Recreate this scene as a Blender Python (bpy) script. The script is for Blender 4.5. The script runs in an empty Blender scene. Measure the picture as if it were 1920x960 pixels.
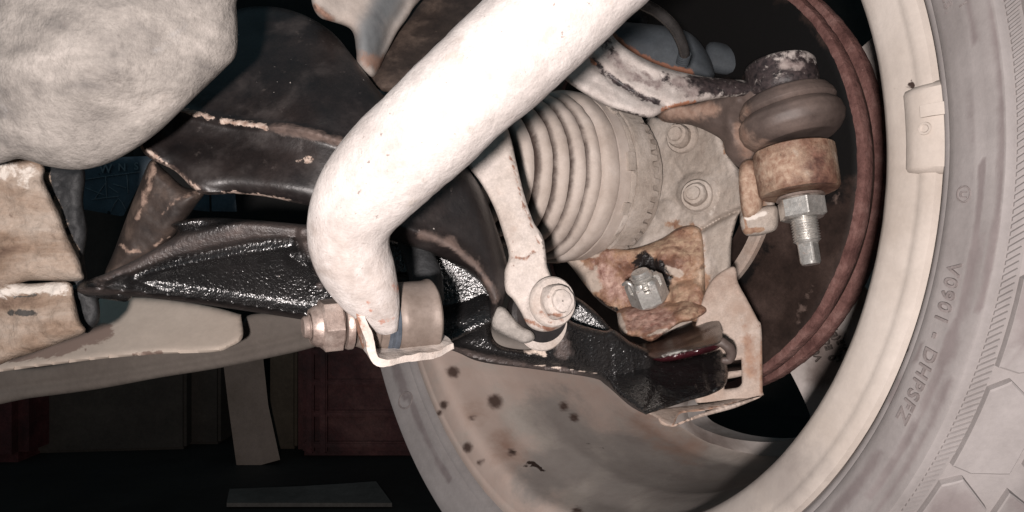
import bpy, bmesh, math, random
import numpy as np
from mathutils import Vector
from mathutils.geometry import delaunay_2d_cdt

# ------------------------------------------------------------------ camera, world, light
SC = bpy.context.scene
COL = SC.collection
F = 1507.0                       # focal length in pixels of the 1920 px wide photograph
cam = bpy.data.objects.new("camera", bpy.data.cameras.new("camera"))
COL.objects.link(cam)
cam.location = (0, 0, 0)
cam.rotation_euler = (math.radians(90), 0, 0)
cam.data.sensor_width = 36.0
cam.data.lens = F / 1920 * 36.0
cam.data.clip_start = 0.01
cam.data.clip_end = 50
SC.camera = cam

world = bpy.data.worlds.new("World")
SC.world = world
world.use_nodes = True
bg = world.node_tree.nodes["Background"]
bg.inputs[0].default_value = (0.36, 0.60, 0.72, 1)
bg.inputs[1].default_value = 0.16

ld = bpy.data.lights.new("work_lamp", "AREA")
ld.shape = "DISK"; ld.size = 0.022; ld.energy = 4.5
ld.color = (1.0, 0.915, 0.88)
flash = bpy.data.objects.new("work_lamp", ld)
COL.objects.link(flash)
flash.location = (-0.034, -0.11, -0.024)
flash.rotation_euler = (math.radians(94), 0, math.radians(-8))

SC.view_settings.view_transform = "Standard"
SC.view_settings.look = "None"
SC.view_settings.exposure = 0.0
SC.view_settings.gamma = 1.0
SC.render.engine = "CYCLES"
SC.cycles.max_bounces = 5
SC.cycles.diffuse_bounces = 3
SC.cycles.use_denoising = True

rnd = random.Random(7)
# ------------------------------------------------------------------ numeric helpers
def P(px, py, d):
    return np.array([(px - 960) / F * d, d, -(py - 480) / F * d])

def Parr(xy, d):
    return np.stack([(xy[:, 0] - 960) / F * d, d, -(xy[:, 1] - 480) / F * d], 1)

def topx(V):
    y = np.maximum(V[:, 1], 1e-4)
    return np.stack([960 + F * V[:, 0] / y, 480 - F * V[:, 2] / y], 1)

def _hash(i, j, k, seed):
    h = (i * 374761393 + j * 668265263 + k * 2147483647 + seed * 1274126177) & 0xFFFFFFFF
    h = ((h ^ (h >> 13)) * 1274126177) & 0xFFFFFFFF
    h = (h ^ (h >> 16)) & 0xFFFFFFFF
    return h / 4294967295.0

def vnoise(Pt, seed=0):
    Pi = np.floor(Pt).astype(np.int64); f = Pt - Pi; f = f * f * (3 - 2 * f)
    r = 0
    for a in (0, 1):
        for b in (0, 1):
            for c in (0, 1):
                w = (f[:, 0] if a else 1 - f[:, 0]) * (f[:, 1] if b else 1 - f[:, 1]) * (f[:, 2] if c else 1 - f[:, 2])
                r = r + w * _hash(Pi[:, 0] + a, Pi[:, 1] + b, Pi[:, 2] + c, seed)
    return r * 2 - 1

def fbm(Pt, scale, octv=4, seed=0):
    r = 0; amp = 1; tot = 0
    for o in range(octv):
        r = r + amp * vnoise(Pt * scale * 2 ** o + 17.3 * o, seed + o); tot += amp; amp *= 0.55
    return r / tot

def smooth_closed(pts, step, corners=()):
    """Catmull-Rom through a closed list; a point given as (x, y, 'c') stays a corner."""
    n = len(pts); out = []
    xy = np.array([p[:2] for p in pts], float); cor = [len(p) > 2 for p in pts]
    for i in range(n):
        p0, p1, p2, p3 = xy[(i - 1) % n], xy[i], xy[(i + 1) % n], xy[(i + 2) % n]
        if cor[i]: p0 = p1 * 2 - p2
        if cor[(i + 1) % n]: p3 = p2 * 2 - p1
        m = max(1, int(round(np.hypot(*(p2 - p1)) / step)))
        for k in range(m):
            t = k / m
            out.append(0.5 * (2 * p1 + (p2 - p0) * t + (2 * p0 - 5 * p1 + 4 * p2 - p3) * t * t + (3 * p1 - p0 - 3 * p2 + p3) * t ** 3))
    return np.array(out)

def smooth_open(pts, step):
    a = np.array(pts, float); n = len(a); out = []
    for i in range(n - 1):
        p0 = a[i - 1] if i else a[0] * 2 - a[1]; p1, p2 = a[i], a[i + 1]
        p3 = a[i + 2] if i + 2 < n else a[-1] * 2 - a[-2]
        m = max(1, int(round(np.linalg.norm(p2[:3] - p1[:3]) / step)))
        for k in range(m):
            t = k / m
            out.append(0.5 * (2 * p1 + (p2 - p0) * t + (2 * p0 - 5 * p1 + 4 * p2 - p3) * t * t + (3 * p1 - p0 - 3 * p2 + p3) * t ** 3))
    out.append(a[-1])
    return np.array(out)

def seg_dist(Q, poly, closed=True):
    A = poly; B = np.roll(poly, -1, 0)
    if not closed: A = poly[:-1]; B = poly[1:]
    best = np.full(len(Q), 1e9)
    for a, b in zip(A, B):
        d = b - a; L = (d * d).sum() + 1e-12
        t = np.clip(((Q - a) @ d) / L, 0, 1)
        e = Q - a - t[:, None] * d
        best = np.minimum(best, (e * e).sum(1))
    return np.sqrt(best)

def inside(Q, poly):
    x, y = Q[:, 0], Q[:, 1]; r = np.zeros(len(Q), bool)
    A = poly; B = np.roll(poly, -1, 0)
    for (x1, y1), (x2, y2) in zip(A, B):
        c = ((y1 > y) != (y2 > y))
        if c.any():
            xi = (x2 - x1) * (y - y1) / ((y2 - y1) if y2 != y1 else 1e-9) + x1
            r ^= c & (x < xi)
    return r

def tps(ctrl):
    c = np.array(ctrl, float); n = len(c)
    if n < 3:
        return lambda Q: np.full(len(Q), c[:, 2].mean())
    s = 500.0; X = c[:, :2] / s
    if n == 3:
        m0 = X.mean(0); w = np.linalg.lstsq(X - m0, c[:, 2] - c[:, 2].mean(), rcond=1e-3)[0]
        return lambda Q: (Q / s - m0) @ w + c[:, 2].mean()
    def U(r2): return r2 * np.log(r2 + 1e-12)
    D = ((X[:, None] - X[None]) ** 2).sum(-1)
    K = U(D) + np.eye(n) * 0.02; Pm = np.c_[np.ones(n), X]
    M = np.block([[K, Pm], [Pm.T, np.zeros((3, 3))]])
    w = np.linalg.solve(M, np.r_[c[:, 2], 0, 0, 0])
    def f(Q):
        Y = Q / s; D = ((Y[:, None] - X[None]) ** 2).sum(-1)
        return U(D) @ w[:n] + np.c_[np.ones(len(Y)), Y] @ w[n:]
    return f

# ------------------------------------------------------------------ scene helpers
WLOC = {}
def tagit(o, label=None, cat=None, group=None, kind=None):
    if label: o["label"] = label
    if cat: o["category"] = cat
    if group: o["group"] = group
    if kind: o["kind"] = kind
    return o

def thing(name, label, cat, loc, group=None):
    o = bpy.data.objects.new(name, None); COL.objects.link(o)
    o.location = tuple(float(v) for v in loc); o.empty_display_size = 0.01
    WLOC[o.name] = np.array(loc, float)
    return tagit(o, label, cat, group)

def mesh_obj(name, V, Fc, mat, parent=None, sharp=38, label=None, cat=None, group=None, kind=None, smooth=True):
    V = np.asarray(V, float)
    base = WLOC[parent.name] if parent is not None else V.mean(0)
    me = bpy.data.meshes.new(name)
    me.from_pydata((V - base).tolist(), [], [list(map(int, f)) for f in Fc])
    me.update()
    bm = bmesh.new(); bm.from_mesh(me); bmesh.ops.recalc_face_normals(bm, faces=bm.faces); bm.to_mesh(me); bm.free()
    if smooth:
        me.polygons.foreach_set("use_smooth", [True] * len(me.polygons))
        try: me.set_sharp_from_angle(angle=math.radians(sharp))
        except Exception: pass
    o = bpy.data.objects.new(name, me); COL.objects.link(o)
    me.materials.append(mat)
    if parent is not None: o.parent = parent
    else: o.location = tuple(base)
    WLOC[o.name] = base
    return tagit(o, label, cat, group, kind)

def paint(o, attr, strokes):
    """Stain or painted-shade mask on the mesh itself; a stroke is (points, radius, strength)."""
    me = o.data; n = len(me.vertices); co = np.empty(n * 3); me.vertices.foreach_get("co", co)
    q = topx(co.reshape(-1, 3) + WLOC[o.name]); m = np.zeros(n)
    for pts, r, s in strokes:
        a = np.array(pts, float).reshape(-1, 2)
        d = np.hypot(*(q - a[0]).T) if len(a) == 1 else seg_dist(q, a, False)
        t = np.clip(1 - d / r, 0, 1); m = np.maximum(m, s * t * t * (3 - 2 * t))
    at = me.attributes.get(attr) or me.attributes.new(attr, "FLOAT", "POINT")
    at.data.foreach_set("value", m.astype(np.float32))
    return o

def relief(name, outline, depth, mat, thick=0.01, bulge=0.003, edge=12, step=6, feats=(), blobs=(), noise=None,
           holes=(), parent=None, sharp=50, **kw):
    """A solid body: outline in a plane of its own depth field, rounded rim, ridges/bosses, real back and sides."""
    df = tps(depth)
    bo = smooth_closed(outline, step); loops = [bo] + [smooth_closed(h, step) for h in holes]
    lo, hi = bo.min(0), bo.max(0)
    gx = np.arange(lo[0], hi[0], step); gy = np.arange(lo[1], hi[1], step * 0.87)
    G = []
    for j, y in enumerate(gy):
        G.append(np.stack([gx + (step * 0.5 if j % 2 else 0), np.full(len(gx), y)], 1))
    G = np.concatenate(G); G = G[inside(G, bo)]
    for h in loops[1:]: G = G[~inside(G, h)]
    D = np.min([seg_dist(G, l) for l in loops], axis=0)
    G = G[D > step * 0.45]
    nb = sum(len(l) for l in loops); pts = np.concatenate(loops + [G])
    edges = []; faces = []; k = 0
    for l in loops:
        idx = list(range(k, k + len(l))); edges += [(idx[i], idx[(i + 1) % len(idx)]) for i in range(len(idx))]; k += len(l)
        faces.append(idx)
    vo, eo, fo, ov, oe, of = delaunay_2d_cdt([Vector(p) for p in pts], edges, [], 0, 1e-5)
    vo = np.array([tuple(v) for v in vo])
    T = np.array([f for f in fo if len(f) == 3])
    cen = vo[T].mean(1); keep = inside(cen, bo)
    for h in loops[1:]: keep &= ~inside(cen, h)
    T = T[keep]
    used = np.unique(T); re = -np.ones(len(vo), int); re[used] = np.arange(len(used)); vo = vo[used]; T = re[T]
    D = np.min([seg_dist(vo, l) for l in loops], axis=0)
    t = np.clip(D / edge, 0, 1); prof = np.sqrt(np.clip(1 - (1 - t) ** 2, 0, 1))
    base = df(vo)
    h = bulge * (prof - 1)
    for ft in feats:
        pl, w, hh = ft[0], ft[1], ft[2]
        d = seg_dist(vo, smooth_open(pl, 8), False)
        if len(ft) > 3 and ft[3] == "flat":
            h = h + hh * np.clip((w - d) / (w * 0.3), 0, 1)
        else:
            h = h + hh * np.exp(-(d / w) ** 2)
    for b in blobs:
        x, y, r, hh = b[:4]
        d = np.hypot(vo[:, 0] - x, (vo[:, 1] - y) * (b[4] if len(b) > 4 else 1)) / r
        h = h + hh * np.sqrt(np.clip(1 - d * d, 0, 1))
    front = Parr(vo, base)
    if noise:
        for amp, sc_ in noise:
            h = h + amp * fbm(front, sc_, 4, 3) * np.clip(D / edge * 1.5, 0.25, 1)
    Vf = Parr(vo, base - h); Vb = Parr(vo, base + thick)
    n = len(vo)
    # boundary edges
    E = {}
    for a, b, c in T:
        for e in ((a, b), (b, c), (c, a)):
            E[e] = 1
    side = [(b, a, a + n, b + n) for (a, b) in E if (b, a) not in E]
    Fc = [tuple(f) for f in T] + [(c + n, b + n, a + n) for a, b, c in T] + side
    return mesh_obj(name, np.concatenate([Vf, Vb]), Fc, mat, parent, sharp, **kw)

def frame(axis):
    a = np.array(axis, float); a /= np.linalg.norm(a)
    ref = np.array([0, 0, 1.0]) if abs(a[2]) < 0.9 else np.array([0, 1.0, 0])
    u = np.cross(ref, a); u /= np.linalg.norm(u); v = np.cross(a, u)
    return a, u, v

def lathe(name, c, axis, prof, mat, n=48, parent=None, cb=None, t0=0, t1=2 * math.pi, noise=None, closed=False, sharp=38, caps=True, **kw):
    a, u, v = frame(axis); c = np.array(c, float); full = abs(t1 - t0 - 2 * math.pi) < 1e-6
    m = n if full else n + 1
    th = t0 + (t1 - t0) * np.arange(m) / n
    V = []
    for i, (s, r) in enumerate(prof):
        for k, t in enumerate(th):
            ss, rr = (s, r) if cb is None else cb(i, t, s, r)
            V.append(c + a * ss + rr * (math.cos(t) * u + math.sin(t) * v))
    V = np.array(V); Fc = []; L = len(prof)
    for i in range(L if closed else L - 1):
        j = (i + 1) % L
        for k in range(n):
            k2 = (k + 1) % m
            Fc.append((i * m + k, i * m + k2, j * m + k2, j * m + k))
    if caps and not closed:
        if prof[0][1] > 1e-6: Fc.append(tuple(range(m - 1, -1, -1)))
        if prof[-1][1] > 1e-6: Fc.append(tuple(range((L - 1) * m, L * m)))
    if caps and closed and not full:
        Fc.append(tuple(i * m for i in range(L))); Fc.append(tuple(i * m + m - 1 for i in range(L)))
    if noise:
        d = V - c; rad = d - np.outer(d @ a, a); rad /= (np.linalg.norm(rad, axis=1)[:, None] + 1e-9)
        for amp, sc_ in noise: V = V + rad * (amp * fbm(V, sc_, 4, 5))[:, None]
    return mesh_obj(name, V, Fc, mat, parent, sharp, **kw)

def sweep(name, path, mat, n=32, step=0.002, parent=None, noise=None, flat=None, sharp=60, relax=0, **kw):
    """path: rows (px, py, depth, radius[, squash]) -> closed tube through the points."""
    rows = [list(P(p[0], p[1], p[2])) + [p[3], p[4] if len(p) > 4 else 1.0, p[5] if len(p) > 5 else 0.0] for p in path]
    S = smooth_open(rows, step); C = S[:, :3]; R = S[:, 3]; Q = S[:, 4]; TW = S[:, 5]
    Tn = np.gradient(C, axis=0); Tn /= np.linalg.norm(Tn, axis=1)[:, None]
    ref = np.array([0, 1.0, 0]); V = []
    th = 2 * np.pi * np.arange(n) / n
    for i in range(len(C)):
        b = ref - Tn[i] * (ref @ Tn[i]); b /= np.linalg.norm(b); s = np.cross(Tn[i], b); ref = b
        ct, st = math.cos(TW[i]), math.sin(TW[i]); b2 = b * ct + s * st; s2 = s * ct - b * st
        V.append(C[i] + R[i] * (np.outer(np.cos(th), b2) * Q[i] + np.outer(np.sin(th), s2)))
    # rounded ends
    V = [C[0] + (V[0] - C[0]) * f - Tn[0] * R[0] * g for f, g in ((0.35, 0.35), (0.75, 0.22))] + V + \
        [C[-1] + (V[-1] - C[-1]) * f + Tn[-1] * R[-1] * g for f, g in ((0.75, 0.22), (0.35, 0.35))]
    L = len(V); G_ = np.array(V)
    for _ in range(relax): G_[2:-2] = 0.5 * G_[2:-2] + 0.25 * (G_[1:-3] + G_[3:-1])
    V = G_.reshape(-1, 3); Fc = []
    for i in range(L - 1):
        for k in range(n):
            k2 = (k + 1) % n; Fc.append((i * n + k, i * n + k2, (i + 1) * n + k2, (i + 1) * n + k))
    Fc.append(tuple(range(n - 1, -1, -1))); Fc.append(tuple(range((L - 1) * n, L * n)))
    if noise:
        Cx = np.repeat(np.concatenate([C[:1], C[:1], C, C[-1:], C[-1:]]), n, 0)
        rad = V - Cx; rad /= (np.linalg.norm(rad, axis=1)[:, None] + 1e-9)
        for amp, sc_ in noise: V = V + rad * (amp * fbm(V, sc_, 4, 9))[:, None]
    return mesh_obj(name, V, Fc, mat, parent, sharp, **kw)

def sheet(name, line, ext, thick, mat, parent=None, step=0.0015, m=10, noise=None, edge_wave=0, sharp=40, **kw):
    """bent sheet metal: a 3D polyline swept along the vector ext, with thickness."""
    L = smooth_open(line, step); T = np.gradient(L, axis=0); T /= np.linalg.norm(T, axis=1)[:, None]
    ex = np.array(ext, float); N = np.cross(T, ex); N /= np.linalg.norm(N, axis=1)[:, None]
    V = []
    for sgn in (0, 1):
        for k in range(m + 1):
            V.append(L + ex * (k / m) + N * thick * sgn)
    n = len(L); V = np.concatenate(V); Fc = []
    def I(s, k, i): return (s * (m + 1) + k) * n + i
    for k in range(m):
        for i in range(n - 1):
            Fc.append((I(0, k, i), I(0, k, i + 1), I(0, k + 1, i + 1), I(0, k + 1, i)))
            Fc.append((I(1, k, i), I(1, k + 1, i), I(1, k + 1, i + 1), I(1, k, i + 1)))
    for k in (0, m):
        for i in range(n - 1): Fc.append((I(0, k, i), I(1, k, i), I(1, k, i + 1), I(0, k, i + 1)))
    for i in (0, n - 1):
        for k in range(m): Fc.append((I(0, k, i), I(0, k + 1, i), I(1, k + 1, i), I(1, k, i)))
    if noise:
        off = np.stack([fbm(V, noise[1], 3, 1), fbm(V, noise[1], 3, 11), fbm(V, noise[1], 3, 21)], 1) * noise[0]
        V = V + off
    return mesh_obj(name, V, Fc, mat, parent, sharp, **kw)

def hexcb(ch_top, ch_bot, L, af):
    """lathe callback: hexagonal prism (across-flats radius af)"""
    def f(i, t, s, r):
        a = (t % (math.pi / 3)) - math.pi / 6
        return s, min(r, af / math.cos(a)) if r > af * 0.8 else r
    return f

def hexnut(name, c, axis, af, h, mat, parent=None, hole=0.0, rot=0, slots=0, slotd=0, **kw):
    R = af / math.cos(math.pi / 6); f = 0.0
    def cb(i, t, s, r):
        t2 = t + rot; a = (t2 % (math.pi / 3)) - math.pi / 6
        if r > af * 0.85: r = min(r, af / math.cos(a))
        if slots and s > h * 0.6:
            b = (t2 + math.pi / 6) % (2 * math.pi / slots)
            b = min(b, 2 * math.pi / slots - b)
            if b < 0.17: s = h * 0.62 + (s - h * 0.62) * 0.02
        return s, r
    prof = [(0, af * 0.92), (h * 0.1, R)] + [(h * k, R) for k in (0.3, 0.5, 0.62, 0.64, 0.8)] + [(h * 0.9, R * 0.99), (h, af * 0.93)] + ([(h, max(hole, af * 0.62))] if hole else [])
    if hole: prof += [(h * 0.985, max(hole, af * 0.6)), (h * 0.5, hole)]
    return lathe(name, c, axis, prof, mat, n=144, parent=parent, cb=cb, sharp=25, **kw)

def threads(name, c, axis, r, L, pitch, mat, parent=None, dep=0.0006, **kw):
    k = int(L / pitch); prof = [(0, 0.0001), (0, r - dep)]
    for i in range(k):
        s = i * pitch; prof += [(s + pitch * 0.15, r - dep), (s + pitch * 0.45, r), (s + pitch * 0.6, r), (s + pitch * 0.95, r - dep)]
    prof += [(L, r - dep), (L + r * 0.15, r * 0.75), (L + r * 0.12, r * 0.45), (L + r * 0.05, 0.0001)]
    return lathe(name, c, axis, prof, mat, n=40, parent=parent, sharp=25, **kw)

def to3(c1, c2): return np.array(c2, float) - np.array(c1, float)

# ------------------------------------------------------------------ materials
def mat(name, ramp, s=40, rough=0.85, metal=0.0, bump=0.4, bs=260, bd=0.0006, var=0.25, specks=(), stain_shade=(), spec=0.3, fine=None,
        rvar=0.0, scratch=None, coat=0.0, stretch=None, bdet=6):
    m = bpy.data.materials.new(name); m.use_nodes = True
    nt = m.node_tree; N = nt.nodes; Lk = nt.links; N.clear()
    out = N.new("ShaderNodeOutputMaterial"); bs_ = N.new("ShaderNodeBsdfPrincipled"); Lk.new(bs_.outputs[0], out.inputs[0])
    tc = N.new("ShaderNodeTexCoord"); vec = tc.outputs["Object"]
    if stretch:
        mp = N.new("ShaderNodeMapping"); mp.inputs["Rotation"].default_value = stretch[1]; mp.inputs["Scale"].default_value = stretch[0]
        Lk.new(vec, mp.inputs[0]); svec = mp.outputs[0]
    else: svec = vec
    def noise(sc_, det=8, ro=0.62, dist=0.3, v=None, off=0):
        n = N.new("ShaderNodeTexNoise"); n.noise_dimensions = "4D"; n.inputs["W"].default_value = off
        n.inputs["Scale"].default_value = sc_; n.inputs["Detail"].default_value = det
        n.inputs["Roughness"].default_value = ro; n.inputs["Distortion"].default_value = dist
        Lk.new(v or vec, n.inputs["Vector"]); return n.outputs[0]
    def rampn(fac, stops):
        r = N.new("ShaderNodeValToRGB"); e = r.color_ramp.elements
        e[0].position, e[0].color = stops[0][0], (*stops[0][1], 1)
        e[1].position, e[1].color = stops[-1][0], (*stops[-1][1], 1)
        for p, c in stops[1:-1]: x = e.new(p); x.color = (*c, 1)
        Lk.new(fac, r.inputs[0]); return r.outputs[0]
    def mix(f, a, b, mode="MIX"):
        x = N.new("ShaderNodeMix"); x.data_type = "RGBA"; x.blend_type = mode
        for sck, val in ((x.inputs[0], f), (x.inputs[6], a), (x.inputs[7], b)):
            if isinstance(val, (int, float)): sck.default_value = val
            elif isinstance(val, tuple): sck.default_value = (*val, 1)
            else: Lk.new(val, sck)
        return x.outputs[2]
    def math_(op, a, b):
        x = N.new("ShaderNodeMath"); x.operation = op
        for i, v in enumerate((a, b)):
            if isinstance(v, (int, float)): x.inputs[i].default_value = v
            else: Lk.new(v, x.inputs[i])
        return x.outputs[0]
    def step_(v, a, b):
        x = N.new("ShaderNodeMapRange"); x.interpolation_type = "SMOOTHSTEP"
        x.inputs[1].default_value = a; x.inputs[2].default_value = b; Lk.new(v, x.inputs[0]); return x.outputs[0]
    col = rampn(noise(s, v=svec), ramp)
    v2 = rampn(noise(s * 5.3, 6, 0.7, 0, off=3), [(0.3, (1 - var,) * 3), (0.7, (1 + var * 0.4,) * 3)])
    col = mix(1.0, col, v2, "MULTIPLY")
    v3 = rampn(noise(s * 24, 5, 0.75, 0.2, off=5), [(0.32, (1 - var * 0.9,) * 3), (0.62, (1 + var * 0.25,) * 3)])
    col = mix(1.0, col, v3, "MULTIPLY")
    rg = None; mt = None
    R = N.new("ShaderNodeValue"); R.outputs[0].default_value = rough; rg = R.outputs[0]
    M = N.new("ShaderNodeValue"); M.outputs[0].default_value = metal; mt = M.outputs[0]
    if rvar: rg = math_("ADD", rg, math_("MULTIPLY", math_("SUBTRACT", noise(s * 3, 6, off=9), 0.5), rvar * 2))
    def mixf(f, a, b):
        x = N.new("ShaderNodeMix"); x.data_type = "FLOAT"; Lk.new(f, x.inputs[0])
        for i, v in ((2, a), (3, b)):
            if isinstance(v, (int, float)): x.inputs[i].default_value = v
            else: Lk.new(v, x.inputs[i])
        return x.outputs[0]
    masks = []
    for k, sp in enumerate(specks):      # (scale, lo, hi, colour, amount[, rough, metal])
        f = math_("MULTIPLY", step_(noise(sp[0], 5, 0.6, 0.2, off=20 + k), sp[1], sp[2]), sp[4])
        col = mix(f, col, sp[3])
        if len(sp) > 5: rg = mixf(f, rg, sp[5])
        if len(sp) > 6: mt = mixf(f, mt, sp[6])
    for k, st in enumerate(stain_shade):      # (attr, colour, noise scale, rough, metal, colour2)
        at = N.new("ShaderNodeAttribute"); at.attribute_name = st[0]
        nz = math_("SUBTRACT", noise(st[2], 7, 0.68, 0.4, off=40 + k), 0.5)
        so = st[6] if len(st) > 6 else 0.13
        f = step_(math_("ADD", at.outputs["Fac"], math_("MULTIPLY", nz, math_("MULTIPLY", step_(at.outputs["Fac"], 0.0, 0.15), st[7] if len(st) > 7 else 2.6))), 0.47 - so, 0.47 + so)
        c2 = st[1]
        if len(st) > 5 and st[5]: c2 = rampn(noise(st[2] * 1.7, 6, off=60 + k), [(0.35, st[1]), (0.65, st[5])])
        col = mix(f, col, c2)
        if st[3] is not None: rg = mixf(f, rg, st[3])
        if len(st) > 4 and st[4] is not None: mt = mixf(f, mt, st[4])
    Lk.new(col, bs_.inputs["Base Color"]); Lk.new(rg, bs_.inputs["Roughness"]); Lk.new(mt, bs_.inputs["Metallic"])
    bs_.inputs["Specular IOR Level"].default_value = spec
    if coat: bs_.inputs["Coat Weight"].default_value = coat; bs_.inputs["Coat Roughness"].default_value = 0.25
    h = noise(bs, bdet, 0.65, 0.2, off=70)
    if fine: h = math_("ADD", h, math_("MULTIPLY", noise(fine[0], 3, 0.6, 0, off=80), fine[1]))
    if scratch:
        mp = N.new("ShaderNodeMapping"); mp.inputs["Scale"].default_value = scratch[0]; mp.inputs["Rotation"].default_value = scratch[1]
        Lk.new(vec, mp.inputs[0]); h = math_("ADD", h, math_("MULTIPLY", noise(scratch[2], 3, 0.6, 0, v=mp.outputs[0], off=90), scratch[3]))
    b = N.new("ShaderNodeBump"); b.inputs["Strength"].default_value = bump; b.inputs["Distance"].default_value = bd
    Lk.new(h, b.inputs["Height"]); Lk.new(b.outputs[0], bs_.inputs["Normal"])
    return m

DUST = (0.40, 0.345, 0.30); DUST2 = (0.50, 0.445, 0.40); PINK = (0.42, 0.32, 0.275); BROWN = (0.16, 0.085, 0.06); RUST = (0.20, 0.105, 0.07)
OCH = (0.36, 0.245, 0.17)
M_bar = mat("dust_caked_bar", [(0.32, (0.38, 0.34, 0.32)), (0.5, (0.47, 0.43, 0.41)), (0.68, (0.53, 0.495, 0.475))], s=46, bump=0.8, bs=180, bd=0.0009, var=0.14,
            specks=[(160, 0.64, 0.70, (0.38, 0.33, 0.29), 0.5), (420, 0.65, 0.70, (0.16, 0.12, 0.105), 0.75), (95, 0.58, 0.66, (0.32, 0.28, 0.255), 0.55), (700, 0.66, 0.70, (0.12, 0.09, 0.08), 0.6), (60, 0.62, 0.75, (0.52, 0.50, 0.49), 0.5)],
            stain_shade=[("grime", (0.36, 0.315, 0.29), 75, 0.85, 0, (0.29, 0.25, 0.23), 0.35, 3.0), ("rust", (0.32, 0.16, 0.12), 120, 0.8, 0)], fine=(900, 0.25))
M_dust = mat("dried_mud_dust", [(0.3, (0.33, 0.275, 0.235)), (0.5, DUST), (0.7, DUST2)], s=45, bump=0.9, bs=240, bd=0.0009, var=0.2,
             specks=[(90, 0.64, 0.74, (0.24, 0.18, 0.15), 0.6), (420, 0.68, 0.73, (0.15, 0.10, 0.08), 0.6), (30, 0.55, 0.75, (0.52, 0.47, 0.43), 0.6)],
             stain_shade=[("rust", RUST, 110, 0.8, 0, OCH), ("black", (0.02, 0.018, 0.018), 160, 0.5, 0), ("pale", (0.62, 0.57, 0.52), 60, 0.9, 0)], fine=(1100, 0.2))
M_boot = mat("dusty_rubber_boot", [(0.3, (0.36, 0.30, 0.26)), (0.5, (0.46, 0.395, 0.35)), (0.68, (0.53, 0.465, 0.42))], s=50, bump=0.25, bs=300, var=0.08,
             specks=[(500, 0.70, 0.74, (0.16, 0.11, 0.09), 0.7)], stain_shade=[("grime", (0.055, 0.038, 0.032), 60, 0.6, 0, None, 0.4, 1.3)], fine=(1500, 0.2))
M_lump = mat("grey_mud_crust", [(0.32, (0.14, 0.128, 0.12)), (0.46, (0.24, 0.218, 0.20)), (0.56, (0.295, 0.268, 0.246)), (0.68, (0.38, 0.345, 0.318))], s=42, bump=1.0, bs=130, bd=0.0012, var=0.2,
             specks=[(60, 0.60, 0.72, (0.30, 0.29, 0.285), 0.6), (25, 0.58, 0.72, (0.34, 0.25, 0.185), 0.55), (200, 0.64, 0.70, (0.16, 0.14, 0.13), 0.6)], fine=(700, 0.3), stretch=((1, 1, 2.0), (0, 0.6, 0)))
M_block = mat("tan_mud_block", [(0.32, (0.12, 0.075, 0.055)), (0.44, (0.24, 0.17, 0.125)), (0.56, (0.33, 0.26, 0.21)), (0.7, (0.42, 0.36, 0.31))], s=26, bump=0.9, bs=150, bd=0.0014, var=0.2,
              specks=[(130, 0.64, 0.72, (0.12, 0.08, 0.06), 0.7)],
              stain_shade=[("black", (0.06, 0.055, 0.05), 130, 0.8, 0), ("pale", (0.60, 0.55, 0.50), 80, 0.9, 0)], fine=(800, 0.3), stretch=((1, 1, 3), (0, 0.15, 0)))
M_pan = mat("beige_floor_pan", [(0.3, (0.45, 0.37, 0.31)), (0.7, (0.57, 0.49, 0.42))], s=10, bump=0.15, bs=120, var=0.08,
            specks=[(60, 0.70, 0.74, (0.2, 0.13, 0.10), 0.7)], stain_shade=[("grime", (0.25, 0.18, 0.15), 60, 0.85, 0)])
M_tray = mat("grey_under_tray", [(0.3, (0.095, 0.08, 0.07)), (0.7, (0.145, 0.125, 0.11))], s=12, bump=0.3, bs=200, var=0.12)
M_black = mat("black_cast_arm", [(0.35, (0.007, 0.0068, 0.0072)), (0.65, (0.016, 0.0145, 0.0145))], s=30, rough=0.27, bump=1.0, bs=620, bd=0.0007, var=0.2, spec=1.0, bdet=2.0,
              specks=[(420, 0.69, 0.73, (0.45, 0.40, 0.38), 0.8, 0.8)], rvar=0.08,
              stain_shade=[("matte", (0.022, 0.016, 0.015), 60, 0.6, 0, (0.045, 0.032, 0.028), 0.4, 1.0), ("dust", (0.085, 0.062, 0.055), 90, 0.6, 0, (0.035, 0.026, 0.024), 0.3), ("pale", (0.55, 0.45, 0.38), 110, 0.85, 0)])
M_rail = mat("black_painted_rail", [(0.3, (0.006, 0.005, 0.0053)), (0.5, (0.013, 0.0098, 0.0095)), (0.72, (0.028, 0.021, 0.0195))], s=40, rough=0.42, bump=0.5, bs=300, bd=0.0005, var=0.3, spec=0.6,
             specks=[(330, 0.69, 0.73, (0.5, 0.45, 0.42), 0.8, 0.8), (38, 0.50, 0.72, (0.060, 0.050, 0.047), 0.6, 0.75), (150, 0.62, 0.74, (0.10, 0.08, 0.072), 0.35, 0.8)], rvar=0.12,
             stain_shade=[("dust", (0.13, 0.09, 0.075), 90, 0.75, 0, (0.05, 0.035, 0.03), 0.35, 3.4), ("pale", (0.50, 0.41, 0.35), 260, 0.8, 0, (0.26, 0.17, 0.13), 0.2, 4.0)])
M_strut = mat("brown_worn_strut", [(0.3, (0.014, 0.010, 0.009)), (0.5, (0.042, 0.030, 0.025)), (0.64, (0.10, 0.072, 0.058)), (0.75, (0.16, 0.12, 0.095))], s=60, rough=0.6, bump=0.5, bs=260, var=0.25, spec=0.4,
              specks=[(200, 0.66, 0.72, (0.4, 0.3, 0.24), 0.6)], stain_shade=[("pale", (0.33, 0.235, 0.185), 200, 0.8, 0, (0.15, 0.10, 0.08), 0.4, 3.6)])
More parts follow.
